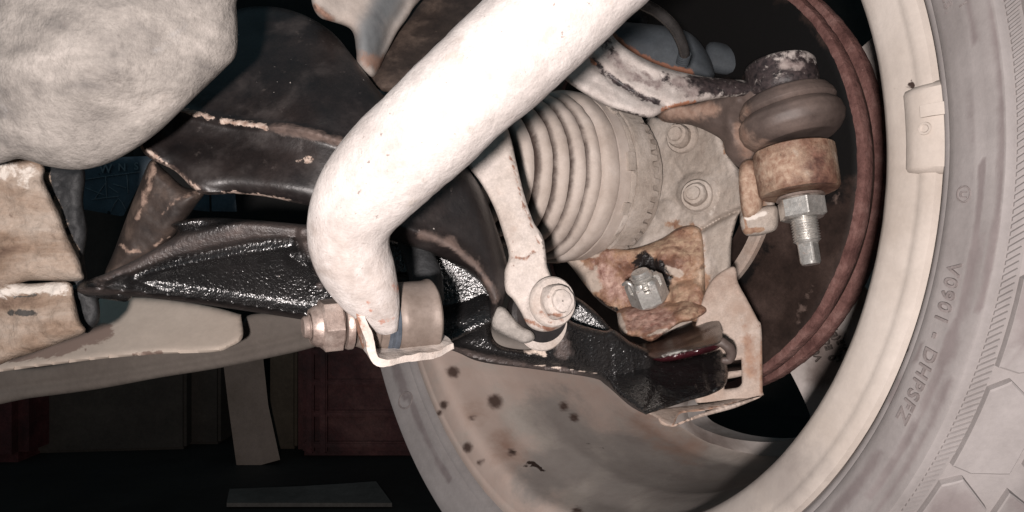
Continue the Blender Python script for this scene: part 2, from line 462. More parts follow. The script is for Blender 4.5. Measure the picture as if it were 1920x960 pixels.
M_lever = mat("dusty_grey_lever", [(0.3, (0.40, 0.34, 0.30)), (0.5, (0.50, 0.44, 0.40)), (0.72, (0.56, 0.50, 0.47))], s=40, bump=0.6, bs=300, bd=0.0008, var=0.2, specks=[(60, 0.54, 0.70, (0.36, 0.28, 0.235), 0.6), (330, 0.67, 0.72, (0.17, 0.10, 0.08), 0.7)],
              stain_shade=[("rust", (0.17, 0.08, 0.055), 220, 0.8, 0, (0.30, 0.17, 0.12), 0.3, 3.2)], fine=(900, 0.3))
M_rusty = mat("wet_rusty_casting", [(0.3, (0.07, 0.04, 0.033)), (0.42, (0.21, 0.105, 0.07)), (0.56, (0.40, 0.245, 0.16)), (0.7, (0.49, 0.38, 0.29))], s=60, rough=0.5, bump=1.0, bs=170, bd=0.0014, var=0.3, spec=0.45, rvar=0.2,
              specks=[(170, 0.64, 0.70, (0.05, 0.025, 0.018), 0.6)],
              stain_shade=[("pinkrust", (0.20, 0.095, 0.075), 170, 0.5, 0, (0.50, 0.34, 0.28), 0.4), ("ochre", (0.42, 0.30, 0.205), 170, 0.7, 0, (0.20, 0.11, 0.075), 0.4),
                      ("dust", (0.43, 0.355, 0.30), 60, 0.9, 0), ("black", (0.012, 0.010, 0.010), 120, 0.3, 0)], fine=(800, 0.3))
M_boss = mat("rusted_boss", [(0.32, (0.09, 0.045, 0.033)), (0.45, (0.20, 0.11, 0.075)), (0.58, (0.34, 0.235, 0.17)), (0.72, (0.42, 0.35, 0.29))], s=70, rough=0.6, bump=0.9, bs=200, bd=0.001, var=0.3,
             specks=[(240, 0.62, 0.68, (0.06, 0.03, 0.02), 0.85)],
             stain_shade=[("ochre", (0.25, 0.145, 0.10), 220, 0.8, 0, (0.44, 0.33, 0.25), 0.4), ("dark", (0.07, 0.035, 0.028), 120, 0.5, 0, (0.22, 0.115, 0.085), 0.4)])
M_discface = mat("brown_disc_face", [(0.3, (0.012, 0.0075, 0.006)), (0.5, (0.035, 0.022, 0.018)), (0.7, (0.075, 0.050, 0.042))], s=30, rough=0.6, bump=0.3, bs=200, var=0.3, spec=0.25,
                 stain_shade=[("black", (0.004, 0.0035, 0.0035), 20, 0.6, 0), ("pale", (0.12, 0.085, 0.072), 50, 0.6, 0)])
M_discrust = mat("flaky_red_rust", [(0.3, (0.10, 0.045, 0.04)), (0.5, (0.19, 0.095, 0.083)), (0.72, (0.30, 0.175, 0.155))], s=90, rough=0.85, bump=1.0, bs=260, bd=0.0014, var=0.3,
                 specks=[(350, 0.66, 0.72, (0.36, 0.22, 0.19), 0.6)])
M_rim = mat("dust_coated_rim", [(0.3, (0.35, 0.30, 0.26)), (0.5, (0.43, 0.38, 0.34)), (0.7, (0.49, 0.44, 0.40))], s=14, bump=0.25, bs=220, var=0.07,
            specks=[(110, 0.72, 0.76, (0.28, 0.22, 0.18), 0.6)],
            stain_shade=[("pink", (0.46, 0.355, 0.305), 30, 0.85, 0, (0.50, 0.40, 0.35), 0.45), ("grey", (0.27, 0.235, 0.215), 24, 0.7, 0, (0.33, 0.295, 0.27), 0.42), ("rust", (0.31, 0.20, 0.155), 30, 0.85, 0, (0.37, 0.265, 0.215), 0.5),
                    ("spot", (0.085, 0.055, 0.045), 120, 0.7, 0, None, 0.3, 0.7), ("dark", (0.035, 0.022, 0.018), 150, 0.6, 0)], fine=(900, 0.3))
M_face = mat("pale_wheel_face", [(0.3, (0.30, 0.265, 0.24)), (0.7, (0.46, 0.42, 0.40))], s=16, bump=0.15, bs=200, var=0.08,
             stain_shade=[("dark", (0.13, 0.105, 0.095), 30, 0.7, 0, (0.20, 0.165, 0.15), 0.35, 1.2)])
M_tyre = mat("dusty_tyre_rubber", [(0.3, (0.215, 0.195, 0.189)), (0.5, (0.275, 0.252, 0.246)), (0.7, (0.325, 0.30, 0.294))], s=16, bump=0.22, bs=240, var=0.08,
             stain_shade=[("wipe", (0.17, 0.145, 0.143), 34, 0.8, 0, (0.22, 0.19, 0.187), 0.4), ("dark", (0.04, 0.035, 0.035), 60, 0.7, 0)], fine=(1100, 0.3))
M_steel = mat("bright_zinc_steel", [(0.3, (0.50, 0.48, 0.45)), (0.7, (0.92, 0.90, 0.86))], s=160, rough=0.33, metal=0.72, bump=0.35, bs=500, bd=0.0004, var=0.3, rvar=0.15, spec=0.5,
              specks=[(300, 0.58, 0.68, (0.16, 0.12, 0.10), 0.8, 0.7, 0.2)])
M_bsteel = mat("brown_stained_nut", [(0.3, (0.20, 0.145, 0.125)), (0.5, (0.36, 0.285, 0.25)), (0.7, (0.48, 0.41, 0.37))], s=120, rough=0.42, metal=0.45, bump=0.4, bs=420, bd=0.0005, var=0.3, rvar=0.15, spec=0.5,
               specks=[(250, 0.62, 0.7, (0.07, 0.04, 0.03), 0.7, 0.8, 0.0)])
M_bluesteel = mat("blued_sleeve", [(0.3, (0.10, 0.12, 0.15)), (0.7, (0.26, 0.30, 0.36))], s=60, rough=0.28, metal=0.7, bump=0.1, bs=400, var=0.15)
M_bronze = mat("bronze_brown_sleeve", [(0.3, (0.10, 0.075, 0.062)), (0.5, (0.17, 0.135, 0.115)), (0.7, (0.25, 0.205, 0.18))], s=60, rough=0.5, metal=0.2, bump=0.15, bs=300, var=0.12)
M_rubber = mat("brown_dusty_rubber", [(0.3, (0.045, 0.032, 0.028)), (0.5, (0.10, 0.075, 0.066)), (0.72, (0.17, 0.125, 0.108))], s=34, rough=0.55, bump=0.3, bs=260, var=0.15, spec=0.4,
               stain_shade=[("rust", (0.22, 0.135, 0.10), 110, 0.75, 0, (0.34, 0.24, 0.19), 0.45)])
M_blackrub = mat("black_oily_rubber", [(0.3, (0.014, 0.012, 0.012)), (0.7, (0.035, 0.03, 0.03))], s=60, rough=0.30, bump=0.25, bs=300, var=0.2, spec=0.5)
M_grease = mat("dark_red_grease", [(0.3, (0.012, 0.004, 0.005)), (0.7, (0.05, 0.009, 0.013))], s=90, rough=0.12, bump=0.5, bs=300, var=0.2, spec=0.6)
M_hose = mat("black_hose_rubber", [(0.3, (0.015, 0.014, 0.014)), (0.7, (0.04, 0.037, 0.036))], s=80, rough=0.26, bump=0.4, bs=500, bd=0.0005, var=0.2, spec=0.6)
M_shield = mat("dusty_shield_plate", [(0.3, (0.34, 0.24, 0.19)), (0.5, (0.44, 0.35, 0.295)), (0.7, (0.50, 0.42, 0.37))], s=40, bump=0.6, bs=240, bd=0.0009, var=0.2, specks=[(45, 0.5, 0.68, (0.32, 0.225, 0.175), 0.65), (260, 0.66, 0.72, (0.16, 0.09, 0.065), 0.7)],
               stain_shade=[("rust", (0.24, 0.135, 0.095), 120, 0.8, 0, (0.37, 0.24, 0.175), 0.4), ("black", (0.02, 0.017, 0.016), 90, 0.4, 0)], fine=(900, 0.3))
M_patch = mat("patchy_peeled_arm", [(0.3, (0.36, 0.31, 0.285)), (0.55, (0.50, 0.45, 0.42)), (0.72, (0.58, 0.53, 0.50))], s=60, bump=0.7, bs=260, var=0.2,
              stain_shade=[("black", (0.015, 0.013, 0.014), 200, 0.45, 0, (0.06, 0.045, 0.045), 0.25, 3.2), ("grey", (0.16, 0.12, 0.115), 160, 0.6, 0, (0.33,0.28,0.26), 0.3), ("rust", (0.33, 0.15, 0.09), 80, 0.8, 0)])
M_skirt = mat("glossy_boot_skirt", [(0.3, (0.010, 0.007, 0.007)), (0.7, (0.035, 0.024, 0.022))], s=60, rough=0.25, bump=0.3, bs=300, var=0.3, spec=0.5)
M_bracket = mat("grey_dusty_casting", [(0.3, (0.30, 0.25, 0.22)), (0.5, (0.38, 0.33, 0.295)), (0.7, (0.44, 0.39, 0.355))], s=30, bump=0.4, bs=200, var=0.12, stain_shade=[("grey", (0.11, 0.115, 0.12), 24, 0.7, 0, (0.17, 0.18, 0.185), 0.45, 1.2), ("rust", (0.20, 0.12, 0.09), 80, 0.8, 0, (0.27, 0.17, 0.13), 0.4)])
M_cal = mat("shade_tinted_calliper", [(0.3, (0.035, 0.042, 0.050)), (0.7, (0.078, 0.088, 0.098))], s=34, rough=0.7, bump=0.3, bs=200, var=0.2,  # blue-grey dimness of the calliper's shade is put into this colour
            stain_shade=[("rust", (0.24, 0.11, 0.07), 60, 0.85, 0)])
M_dkgrey = mat("dark_grey_rubber", [(0.3, (0.022, 0.023, 0.025)), (0.7, (0.055, 0.056, 0.058))], s=50, rough=0.6, bump=0.8, bs=220, bd=0.0012, var=0.3,
               stain_shade=[("pale", (0.34, 0.26, 0.20), 110, 0.85, 0)])
M_plate = mat("shade_tinted_plate", [(0.3, (0.075, 0.10, 0.125)), (0.7, (0.11, 0.145, 0.18))], s=30, rough=0.6, bump=0.2, bs=120, var=0.25,  # bluish shadow behind the gap is mixed into this base colour
              specks=[(70, 0.64, 0.68, (0.008, 0.01, 0.012), 0.9)])
M_mark = mat("scratched_paint_marks", [(0.3, (0.2, 0.235, 0.26)), (0.7, (0.27, 0.31, 0.34))], s=30, rough=0.7, bump=0.1)
M_void = mat("near_black_metal", [(0.3, (0.006, 0.006, 0.006)), (0.7, (0.014, 0.013, 0.012))], s=20, rough=0.8, bump=0.2)  # near-black tone with slight mottling
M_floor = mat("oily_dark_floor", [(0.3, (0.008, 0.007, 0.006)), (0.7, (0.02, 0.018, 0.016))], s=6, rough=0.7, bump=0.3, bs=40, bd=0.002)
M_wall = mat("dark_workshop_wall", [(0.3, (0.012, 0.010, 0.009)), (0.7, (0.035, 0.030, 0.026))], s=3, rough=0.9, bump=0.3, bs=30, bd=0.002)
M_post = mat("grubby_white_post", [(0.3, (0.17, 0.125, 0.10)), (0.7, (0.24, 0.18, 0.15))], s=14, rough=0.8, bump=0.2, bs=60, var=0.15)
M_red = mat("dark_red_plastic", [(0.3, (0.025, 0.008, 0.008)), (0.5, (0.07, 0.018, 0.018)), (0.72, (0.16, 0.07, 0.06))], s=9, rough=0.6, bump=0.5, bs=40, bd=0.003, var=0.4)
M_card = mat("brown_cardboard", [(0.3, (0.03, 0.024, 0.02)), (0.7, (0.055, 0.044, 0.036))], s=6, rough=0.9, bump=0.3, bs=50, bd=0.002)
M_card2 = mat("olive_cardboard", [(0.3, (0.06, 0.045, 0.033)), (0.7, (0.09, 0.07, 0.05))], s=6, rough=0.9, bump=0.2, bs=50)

# ------------------------------------------------------------------ wheel coordinates (axle measured from the photograph)
W0 = np.array([0.03468, 0.4943, 0.04178])
ANG = 0.9496
AX = np.array([math.sin(ANG), math.cos(ANG), 0.0])        # outboard direction
ER = np.array([math.cos(ANG), -math.sin(ANG), 0.0])       # towards the near, right-hand side
EZ = np.array([0, 0, 1.0])
def wp(o, r, th):
    return W0 + AX * o + r * (math.cos(th) * ER + math.sin(th) * EZ)
def winv(px, py, o):
    d = np.array([(px - 960) / F, 1.0, -(py - 480) / F]); c = W0 + AX * o
    t = (c @ AX) / (d @ AX); q = d * t - c
    return float(np.hypot(q @ ER, q[2])), float(math.atan2(q[2], q @ ER))
def wlathe(name, prof, m, n=240, **kw):
    """profile rows (o, r) about the axle, angle 0 on the near right side, counted towards the top"""
    cb = kw.pop("cb", None); V = []; th = 2 * np.pi * np.arange(n) / n; closed = kw.pop("closed", True); noise = kw.pop("noise", None)
    for i, (o, r) in enumerate(prof):
        for t in th:
            oo, rr = (o, r) if cb is None else cb(i, t, o, r)
            V.append(wp(oo, rr, t))
    V = np.array(V); L = len(prof)
    if noise:
        for amp, sc_ in noise: V = V + AX * (amp * fbm(V, sc_, 4, 2))[:, None]
    Fc = [(i * n + k, i * n + (k + 1) % n, ((i + 1) % L) * n + (k + 1) % n, ((i + 1) % L) * n + k) for i in range(L if closed else L - 1) for k in range(n)]
    return mesh_obj(name, V, Fc, m, **kw)

def densify(prof, d=0.004):
    out = []
    for (a, b), (c, e) in zip(prof[:-1], prof[1:]):
        m = max(1, int(math.hypot(c - a, e - b) / d))
        out += [(a + (c - a) * k / m, b + (e - b) * k / m) for k in range(m)]
    return out + [prof[-1]]
#PART2
# ------------------------------------------------------------------ the garage behind the car
FZ = -0.39
def box(name, x0, x1, y0, y1, z0, z1, m, parent=None, bev=0.0, taper=0.0, rot=0.0, **kw):
    bm = bmesh.new(); bmesh.ops.create_cube(bm, size=1)
    for v in bm.verts:
        k = 1 + taper * (v.co.z + 0.5)
        v.co.x = (x0 + x1) / 2 + v.co.x * (x1 - x0) * k; v.co.y = (y0 + y1) / 2 + v.co.y * (y1 - y0) * k; v.co.z = (z0 + z1) / 2 + v.co.z * (z1 - z0)
    if bev: bmesh.ops.bevel(bm, geom=bm.edges[:], offset=bev, segments=2, affect="EDGES")
    V = np.array([tuple(v.co) for v in bm.verts]); bm.verts.index_update(); Fc = [[v.index for v in f.verts] for f in bm.faces]; bm.free()
    if rot:
        c = V.mean(0); cs, sn = math.cos(rot), math.sin(rot); D = V - c
        V = c + np.stack([D[:, 0] * cs - D[:, 1] * sn, D[:, 0] * sn + D[:, 1] * cs, D[:, 2]], 1)
    return mesh_obj(name, V, Fc, m, parent, 30, **kw)
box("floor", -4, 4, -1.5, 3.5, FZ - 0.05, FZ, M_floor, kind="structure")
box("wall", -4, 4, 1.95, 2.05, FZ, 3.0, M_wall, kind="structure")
# post, crate, boxes
t = thing("white_post", "grubby pale flat post standing behind the grey under tray", "post", P(470, 868, 1.52))
V = []
for d in (1.50, 1.55):
    V += [P(414, 640, d), P(490, 640, d), P(503, 760, d), P(525, 862, d), P(445, 884, d), P(428, 760, d)]
Fc = [(0, 1, 2, 3, 4, 5)[::-1], (6, 7, 8, 9, 10, 11)] + [(i, (i + 1) % 6, (i + 1) % 6 + 6, i + 6) for i in range(6)]
mesh_obj("board", V, Fc, M_post, t, 30)
#box("foot_plate", P(440, 870, 1.5)[0], P(530, 870, 1.5)[0], 1.47, 1.58, FZ, FZ + 0.012, M_card, t)
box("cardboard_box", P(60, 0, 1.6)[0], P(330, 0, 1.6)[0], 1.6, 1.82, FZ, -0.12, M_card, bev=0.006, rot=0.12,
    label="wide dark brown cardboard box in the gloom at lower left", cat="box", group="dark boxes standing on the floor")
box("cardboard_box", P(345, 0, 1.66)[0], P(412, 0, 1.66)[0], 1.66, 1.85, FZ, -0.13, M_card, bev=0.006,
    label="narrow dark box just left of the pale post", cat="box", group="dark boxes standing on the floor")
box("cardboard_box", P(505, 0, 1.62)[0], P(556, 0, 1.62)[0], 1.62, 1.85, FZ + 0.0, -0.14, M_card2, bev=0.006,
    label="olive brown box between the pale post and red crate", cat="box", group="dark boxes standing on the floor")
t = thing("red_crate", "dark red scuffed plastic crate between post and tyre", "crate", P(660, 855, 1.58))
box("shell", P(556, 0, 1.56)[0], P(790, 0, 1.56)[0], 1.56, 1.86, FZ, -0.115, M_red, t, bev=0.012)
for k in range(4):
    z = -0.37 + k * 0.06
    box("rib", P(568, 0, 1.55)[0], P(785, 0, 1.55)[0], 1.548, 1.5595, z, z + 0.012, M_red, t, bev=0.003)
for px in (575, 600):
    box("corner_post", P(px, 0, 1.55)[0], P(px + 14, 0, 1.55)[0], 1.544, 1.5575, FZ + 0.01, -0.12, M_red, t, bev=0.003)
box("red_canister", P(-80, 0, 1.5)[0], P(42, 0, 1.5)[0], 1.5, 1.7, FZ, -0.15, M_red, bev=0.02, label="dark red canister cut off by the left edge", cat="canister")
V = [np.array([P(x, y, 1)[0] * k, k, FZ + z]) for z in (0.003, 0.009) for x, y, k in
     ((425, 0, 1.24), (735, 0, 1.24), (705, 0, 1.36), (640, 0, 1.345), (560, 0, 1.33), (430, 0, 1.315))]
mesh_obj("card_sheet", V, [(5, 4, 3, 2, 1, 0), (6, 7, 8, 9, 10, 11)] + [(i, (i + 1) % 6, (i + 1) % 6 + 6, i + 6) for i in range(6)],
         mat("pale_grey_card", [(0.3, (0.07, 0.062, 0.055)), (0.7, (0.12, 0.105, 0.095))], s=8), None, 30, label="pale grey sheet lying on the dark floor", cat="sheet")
# blue grey plate seen through the gap
t = thing("marked_plate", "blue grey plate with faint scratched letters seen through the gap", "plate", P(212, 345, 0.62))
relief("plate", [(140, 298, 'c'), (290, 292, 'c'), (262, 345), (232, 404, 'c'), (225, 405, 'c'), (148, 391, 'c')], [(212, 345, 0.62)], M_plate, thick=0.004, bulge=0.001, edge=4, step=9, parent=t)
def flat_text(name, body, size, m, fn, parent, ext=0.0006, label=None, spacing=1.0):
    cu = bpy.data.curves.new(name, "FONT"); cu.body = body; cu.size = size; cu.extrude = ext; cu.space_character = spacing; cu.resolution_u = 4; cu.offset = size * 0.015
    tmp = bpy.data.objects.new(name + "_src", cu); COL.objects.link(tmp)
    bpy.context.view_layer.update()
    me = tmp.evaluated_get(bpy.context.evaluated_depsgraph_get()).to_mesh()
    bm = bmesh.new(); bm.from_mesh(me); bmesh.ops.remove_doubles(bm, verts=bm.verts, dist=1e-6)
    bmesh.ops.subdivide_edges(bm, edges=[e for e in bm.edges if e.calc_length() > size * 0.2], cuts=2)
    bmesh.ops.triangulate(bm, faces=bm.faces); bm.verts.index_update()
    V = np.array([tuple(v.co) for v in bm.verts]); Fc = [[v.index for v in f.verts] for f in bm.faces]; bm.free()
    tmp.to_mesh_clear(); bpy.data.objects.remove(tmp); bpy.data.curves.remove(cu)
    return mesh_obj(name, fn(V), Fc, m, parent, 30, smooth=False, label=label)
def on_plate(x0, y0, k=F / 0.62, d=0.6185):
    return lambda V: Parr(np.stack([x0 + V[:, 0] * k, y0 - V[:, 1] * k], 1), d - V[:, 2])
flat_text("lettering", "W", 0.0095, M_mark, on_plate(186, 324), t)
flat_text("lettering", "N", 0.0080, M_mark, on_plate(221, 320), t)
flat_text("lettering", "S", 0.0080, M_mark, on_plate(251, 318), t)
for pl in ([(150, 338), (205, 330), (262, 322)], [(178, 372), (200, 340)], [(160, 352), (196, 366)], [(172, 374), (222, 368)], [(208, 395), (222, 372), (235, 392)],
           [(198, 330), (200, 372)], [(212, 345), (236, 352)], [(204, 350), (222, 362)], [(238, 328), (240, 362)]):
    sweep("scratch_line", [(x, y, 0.6192, 0.00035) for x, y in pl], M_mark, n=6, step=0.006, parent=t)
relief("blue_grey_bracket", [(372, 350, 'c'), (392, 350, 'c'), (393, 397, 'c'), (348, 392, 'c')], [(380, 380, 0.60)], M_plate, thick=0.02, bulge=0.001, edge=4, step=9,
       label="small blue grey block behind the black arm, left of its twin", cat="bracket", group="small blue grey blocks behind the arm")
relief("blue_grey_bracket", [(396, 350, 'c'), (440, 350, 'c'), (444, 397, 'c'), (397, 396, 'c')], [(420, 380, 0.59)], M_plate, thick=0.02, bulge=0.001, edge=4, step=9,
       label="wider blue grey block behind the black arm, right of its twin", cat="bracket", group="small blue grey blocks behind the arm")
relief("chassis_rail", [(250, 200, 'c'), (800, 200, 'c'), (800, 470), (600, 455), (440, 440), (250, 470, 'c')], [(500, 380, 0.66)], M_void, thick=0.03, bulge=0.004, edge=14, step=20,
       label="near black chassis rail behind the black control arm", cat="rail")

# ------------------------------------------------------------------ wheel: rim, face, tyre, weight
wheel = thing("wheel", "dust coated wheel with grey mud stained tyre seen from its inner side", "wheel", wp(0, 0, 0))
rp = [(0.0035, 0.2262), (-0.0005, 0.2268), (-0.003, 0.2252), (-0.0036, 0.2220), (-0.0030, 0.2192), (-0.0025, 0.2184), (-0.0025, 0.2172), (-0.0020, 0.2130), (-0.0012, 0.2085), (-0.0002, 0.2050),
      (0.0020, 0.2025), (0.006, 0.2012), (0.018, 0.2002), (0.030, 0.199), (0.045, 0.1955), (0.06, 0.193), (0.10, 0.1915), (0.14, 0.189), (0.158, 0.183), (0.165, 0.176),
      (0.172, 0.176), (0.168, 0.187), (0.16, 0.193), (0.14, 0.1935), (0.06, 0.197), (0.045, 0.1995), (0.035, 0.2035), (0.02, 0.2045), (0.010, 0.2060), (0.0050, 0.212), (0.0055, 0.2185)]
rp = densify(rp, 0.0035)
rim = wlathe("rim", rp, M_rim, n=420, parent=wheel, noise=[(0.0004, 60)])
paint(rim, "pink", [([(840, 690), (870, 760), (950, 880), (1000, 950)], 110, 1.0), ([(900, 700), (1060, 720), (1180, 790)], 90, 0.8), ([(1100, 760)], 60, .6)])
paint(rim, "grey", [([(1040, 775), (1100, 850), (1000, 900)], 85, 0.95), ([(1180, 860), (1330, 930), (1450, 890)], 140, 1.0), ([(1060, 800)], 60, 1.0), ([(1150, 930)], 90, .9)])
paint(rim, "rust", [([(950, 845)], 55, 0.7), ([(885, 775)], 40, 0.55), ([(1230, 830), (1290, 860)], 30, .5), ([(1200, 790), (1300, 850)], 40, .5)])
SPOTS = [(850, 697, 13), (1057, 762, 10), (1076, 783, 10), (877, 839, 11), (832, 759, 9), (1082, 958, 10), (928, 753, 16), (824, 774, 6), (901, 866, 7), (960, 848, 9), (887, 783, 6)]
paint(rim, "spot", [([(x, y)], r * 1.7, 0.95) for x, y, r in SPOTS])
paint(rim, "dark", [([(1664, 172), (1685, 161), (1711, 156)], 6, 1.0), ([(1700, 690), (1706, 660)], 7, .6), ([(1665, 566), (1668, 575)], 4, .8), ([(1100, 832)], 5, .8), ([(1130, 842)], 5, .9), ([(824, 774)], 5, 1.0), ([(1166, 862)], 4, .9), ([(962, 848)], 6, .8), ([(986, 872), (1003, 868), (1020, 884)], 6, .85)])
# sealing compound lump on the barrel
relief("dried_mud_lump", [(982, 886), (990, 872), (1004, 866), (1020, 878), (1024, 886), (1006, 884), (996, 896)], [(1000, 880, 0.648)], M_rim, thick=0.03, bulge=0.0035, edge=8, step=3, parent=wheel, noise=[(0.002, 600)])
# wheel face with five windows
bo = []; step = math.radians(1.5)
def facepoly():
    pts = []; loops = []
    nb = 240
    outer = [(0.188 * math.cos(2 * math.pi * i / nb), 0.188 * math.sin(2 * math.pi * i / nb)) for i in range(nb)]
    hub = [(0.032 * math.cos(2 * math.pi * i / 60), 0.032 * math.sin(2 * math.pi * i / 60)) for i in range(60)]
    wins = []
    for k in range(5):
        c = math.radians(-85 + 72 * k)
        raw = [(0.1725, -16), (0.1735, -6), (0.1735, 6), (0.1715, 15), (0.166, 18.6), (0.155, 19.3), (0.13, 18.0), (0.112, 15), (0.105, 9), (0.104, 0), (0.105, -9), (0.112, -15), (0.13, -18), (0.155, -19.3), (0.166, -19)]
        wins.append([(r * math.cos(c + math.radians(a)), r * math.sin(c + math.radians(a))) for r, a in raw])
    return outer, [hub] + [[tuple(q) for q in smooth_closed(w, 0.004)] for w in wins]
outer, holes = facepoly()
loops = [np.array(outer)] + [np.array(h) for h in holes]
g = np.arange(-0.19, 0.19, 0.006); G = np.array([(x, y) for x in g for y in g]); G = G[inside(G, loops[0])]
for h in loops[1:]: G = G[~inside(G, h)]
G = G[np.min([seg_dist(G, l) for l in loops], axis=0) > 0.003]
pts = np.concatenate(loops + [G]); ed = []; k = 0
for l in loops:
    ed += [(k + i, k + (i + 1) % len(l)) for i in range(len(l))]; k += len(l)
vo, eo, fo, *_ = delaunay_2d_cdt([Vector(p) for p in pts], ed, [], 0, 1e-7)
vo = np.array([tuple(v) for v in vo]); T = np.array([f for f in fo if len(f) == 3]); cen = vo[T].mean(1); kp = inside(cen, loops[0])
for h in loops[1:]: kp &= ~inside(cen, h)
T = T[kp]; dW = np.min([seg_dist(vo, l) for l in loops[2:]], axis=0); rr = np.hypot(vo[:, 0], vo[:, 1])
rise = 0.010 * (1 - np.clip(dW / 0.011, 0, 1) ** 1.0)           # raised rib round each window on the inner side
oin = 0.1575 - rise * 0.65 - 0.014 * np.clip((0.13 - rr) / 0.1, 0, 1); oout = np.full(len(vo), 0.171)
Vf = np.array([W0 + AX * o + x * ER + y * EZ for (x, y), o in zip(vo, oin)]); Vb = np.array([W0 + AX * o + x * ER + y * EZ for (x, y), o in zip(vo, oout)])
n = len(vo); E = {}
for a, b, c in T:
    for e in ((a, b), (b, c), (c, a)): E[e] = 1
Fc = [tuple(f) for f in T] + [(c + n, b + n, a + n) for a, b, c in T] + [(b, a, a + n, b + n) for (a, b) in E if (b, a) not in E]
face = mesh_obj("wheel_face", np.concatenate([Vf, Vb]), Fc, M_face, wheel, 35)
paint(face, "dark", [([(1540, 700), (1560, 650)], 60, 1.0), ([(1330, 850)], 120, .8)])
def on_face(px, py, ang, o=0.1560):
    r, th = winv(px, py, o)
    def f(V):
        c = np.array([r * math.cos(th), r * math.sin(th)]); u = np.array([math.cos(ang), math.sin(ang)]); v = np.array([-u[1], u[0]])
        q = c + V[:, :1] * u + V[:, 1:2] * v
        return W0 + np.outer(o - V[:, 2], AX) + np.outer(q[:, 0], ER) + np.outer(q[:, 1], EZ)
    return f
M_facedk = mat("dark_cast_lettering", [(0.3, (0.055, 0.042, 0.038)), (0.7, (0.085, 0.07, 0.062))], s=16, bump=0.2)
for body, px, py in (("VUGV", 1541, 675), ("ECE", 1561, 655), ("0", 1567, 674), ("3.3", 1588, 658), ("H", 1582, 676), ("(B)", 1573, 637)):
    flat_text("lettering", body, 0.0068, M_facedk, on_face(px, py, math.radians(112)), face, 0.0009)

# tyre
sp = [(0.004, 0.2225), (0.001, 0.2262), (-0.0012, 0.2275), (-0.0045, 0.2288), (-0.0062, 0.2305), (-0.0066, 0.2318), (-0.0082, 0.2328), (-0.0098, 0.2355), (-0.0118, 0.2395), (-0.0134, 0.2435),
      (-0.0146, 0.2455), (-0.0150, 0.2475), (-0.0162, 0.2495), (-0.0172, 0.2525), (-0.0186, 0.2555), (-0.0188, 0.2568), (-0.0176, 0.2577), (-0.0160, 0.2585),
      (-0.0130, 0.2600), (-0.0100, 0.2618), (-0.0094, 0.2612), (-0.004, 0.2655), (0.003, 0.273), (0.010, 0.2795), (0.018, 0.284), (0.03, 0.2865), (0.10, 0.2885), (0.17, 0.285), (0.195, 0.27), (0.20, 0.24), (0.185, 0.20), (0.17, 0.196), (0.06, 0.2), (0.01, 0.213)]
spd = densify(sp, 0.0022)
def tyrecb(i, t, o, r):
    if 0.228 < r < 0.256 and o < 0.0:
        q = np.array([[math.cos(t) * 3.0, math.sin(t) * 3.0, r * 60]])
        o = o + 0.0005 * float(vnoise(q * 2.0, 4)[0])
    return o, r
tyre = wlathe("tyre", spd, M_tyre, n=480, parent=wheel, cb=tyrecb)
wipes = []
for a0, a1, r0, s0, rad in ((25, 8, 0.2475, 1.0, 9), (26, -3, 0.2535, .9, 8), (5, -4, 0.2430, .7, 6), (-2, -12, 0.247, 1.0, 9), (-8, -24, 0.2475, 0.9, 12), (-16, -34, 0.2465, 1.0, 16), (-20, -36, 0.252, 1.0, 12),
                        (-30, -44, 0.240, 1.0, 18), (-1, -14, 0.2535, .9, 9), (20, 5, 0.2365, .6, 6), (-140, -175, 0.24, 1.0, 14), (-120, -140, 0.235, 1, 10), (-18.5, -20.5, .2375, .9, 5), (-22, -25, .2345, 1., 6)):
    wipes.append(([tuple(topx(np.array([wp(-0.014, r0, math.radians(a0 + (a1 - a0) * k / 8))]))[0]) for k in range(9)], rad, s0))
paint(tyre, "wipe", wipes)
paint(tyre, "dark", [([(1694, 645), (1700, 655)], 9, .8), ([(1770, 655), (1785, 630)], 0.1, 0)])
def on_tyre(th0, r0, flip=-1, off=0.0):
    prof = np.array(sp[2:17])
    def f(V):
        r = r0 + V[:, 1]; th = th0 + flip * V[:, 0] / r0
        o = np.interp(r, prof[:, 1], prof[:, 0]) - V[:, 2] + off
        return W0 + np.outer(o, AX) + np.stack([r * np.cos(th)] * 3, 1) * ER + np.stack([r * np.sin(th)] * 3, 1) * EZ
    return f
M_let = mat("raised_rubber_lettering", [(0.3, (0.21, 0.18, 0.175)), (0.7, (0.30, 0.265, 0.258))], s=120, bump=0.2)
for body, a, r0, size, spc in (("V0901 - DHPSFZ", -10.6, 0.2382, 0.0078, 1.18), ("V0901", -200.6, 0.2382, 0.0078, 1.1)):
    flat_text("lettering", body, size, M_let, on_tyre(math.radians(a), r0 + 0.0002), tyre, 0.0011, spacing=spc)
flat_text("lettering", "( SI / SI MAMHELS.", 0.0050, M_let, on_tyre(math.radians(23.5), 0.2378), tyre, 0.0006, spacing=1.25)
flat_text("lettering", "T US LUI I", 0.0048, M_let, on_tyre(math.radians(17.5), 0.2440), tyre, 0.0005, spacing=1.25)
# round mould mark with a U in it
def ring_on(th0, r0, rad, h, parent):
    V = []; k = 28
    for rr_, hh in ((rad * 0.80, 0.0), (rad * 0.84, h), (rad * 0.96, h), (rad, 0.0)):
        for i in range(k):
            a = 2 * math.pi * i / k; V.append((rr_ * math.cos(a), rr_ * math.sin(a), hh))
    Fc = [(j * k + i, j * k + (i + 1) % k, (j + 1) * k + (i + 1) % k, (j + 1) * k + i) for j in range(3) for i in range(k)]
    mesh_obj("mould_ring", on_tyre(th0, r0)(np.array(V)), Fc, M_let, parent, 30)
ring_on(math.radians(-4.6), 0.2405, 0.0032, 0.0006, tyre)
flat_text("lettering", "U", 0.0040, M_let, on_tyre(math.radians(-4.3), 0.2392), tyre, 0.0008)
ring_on(math.radians(-140), 0.243, 0.007, 0.0007, tyre)
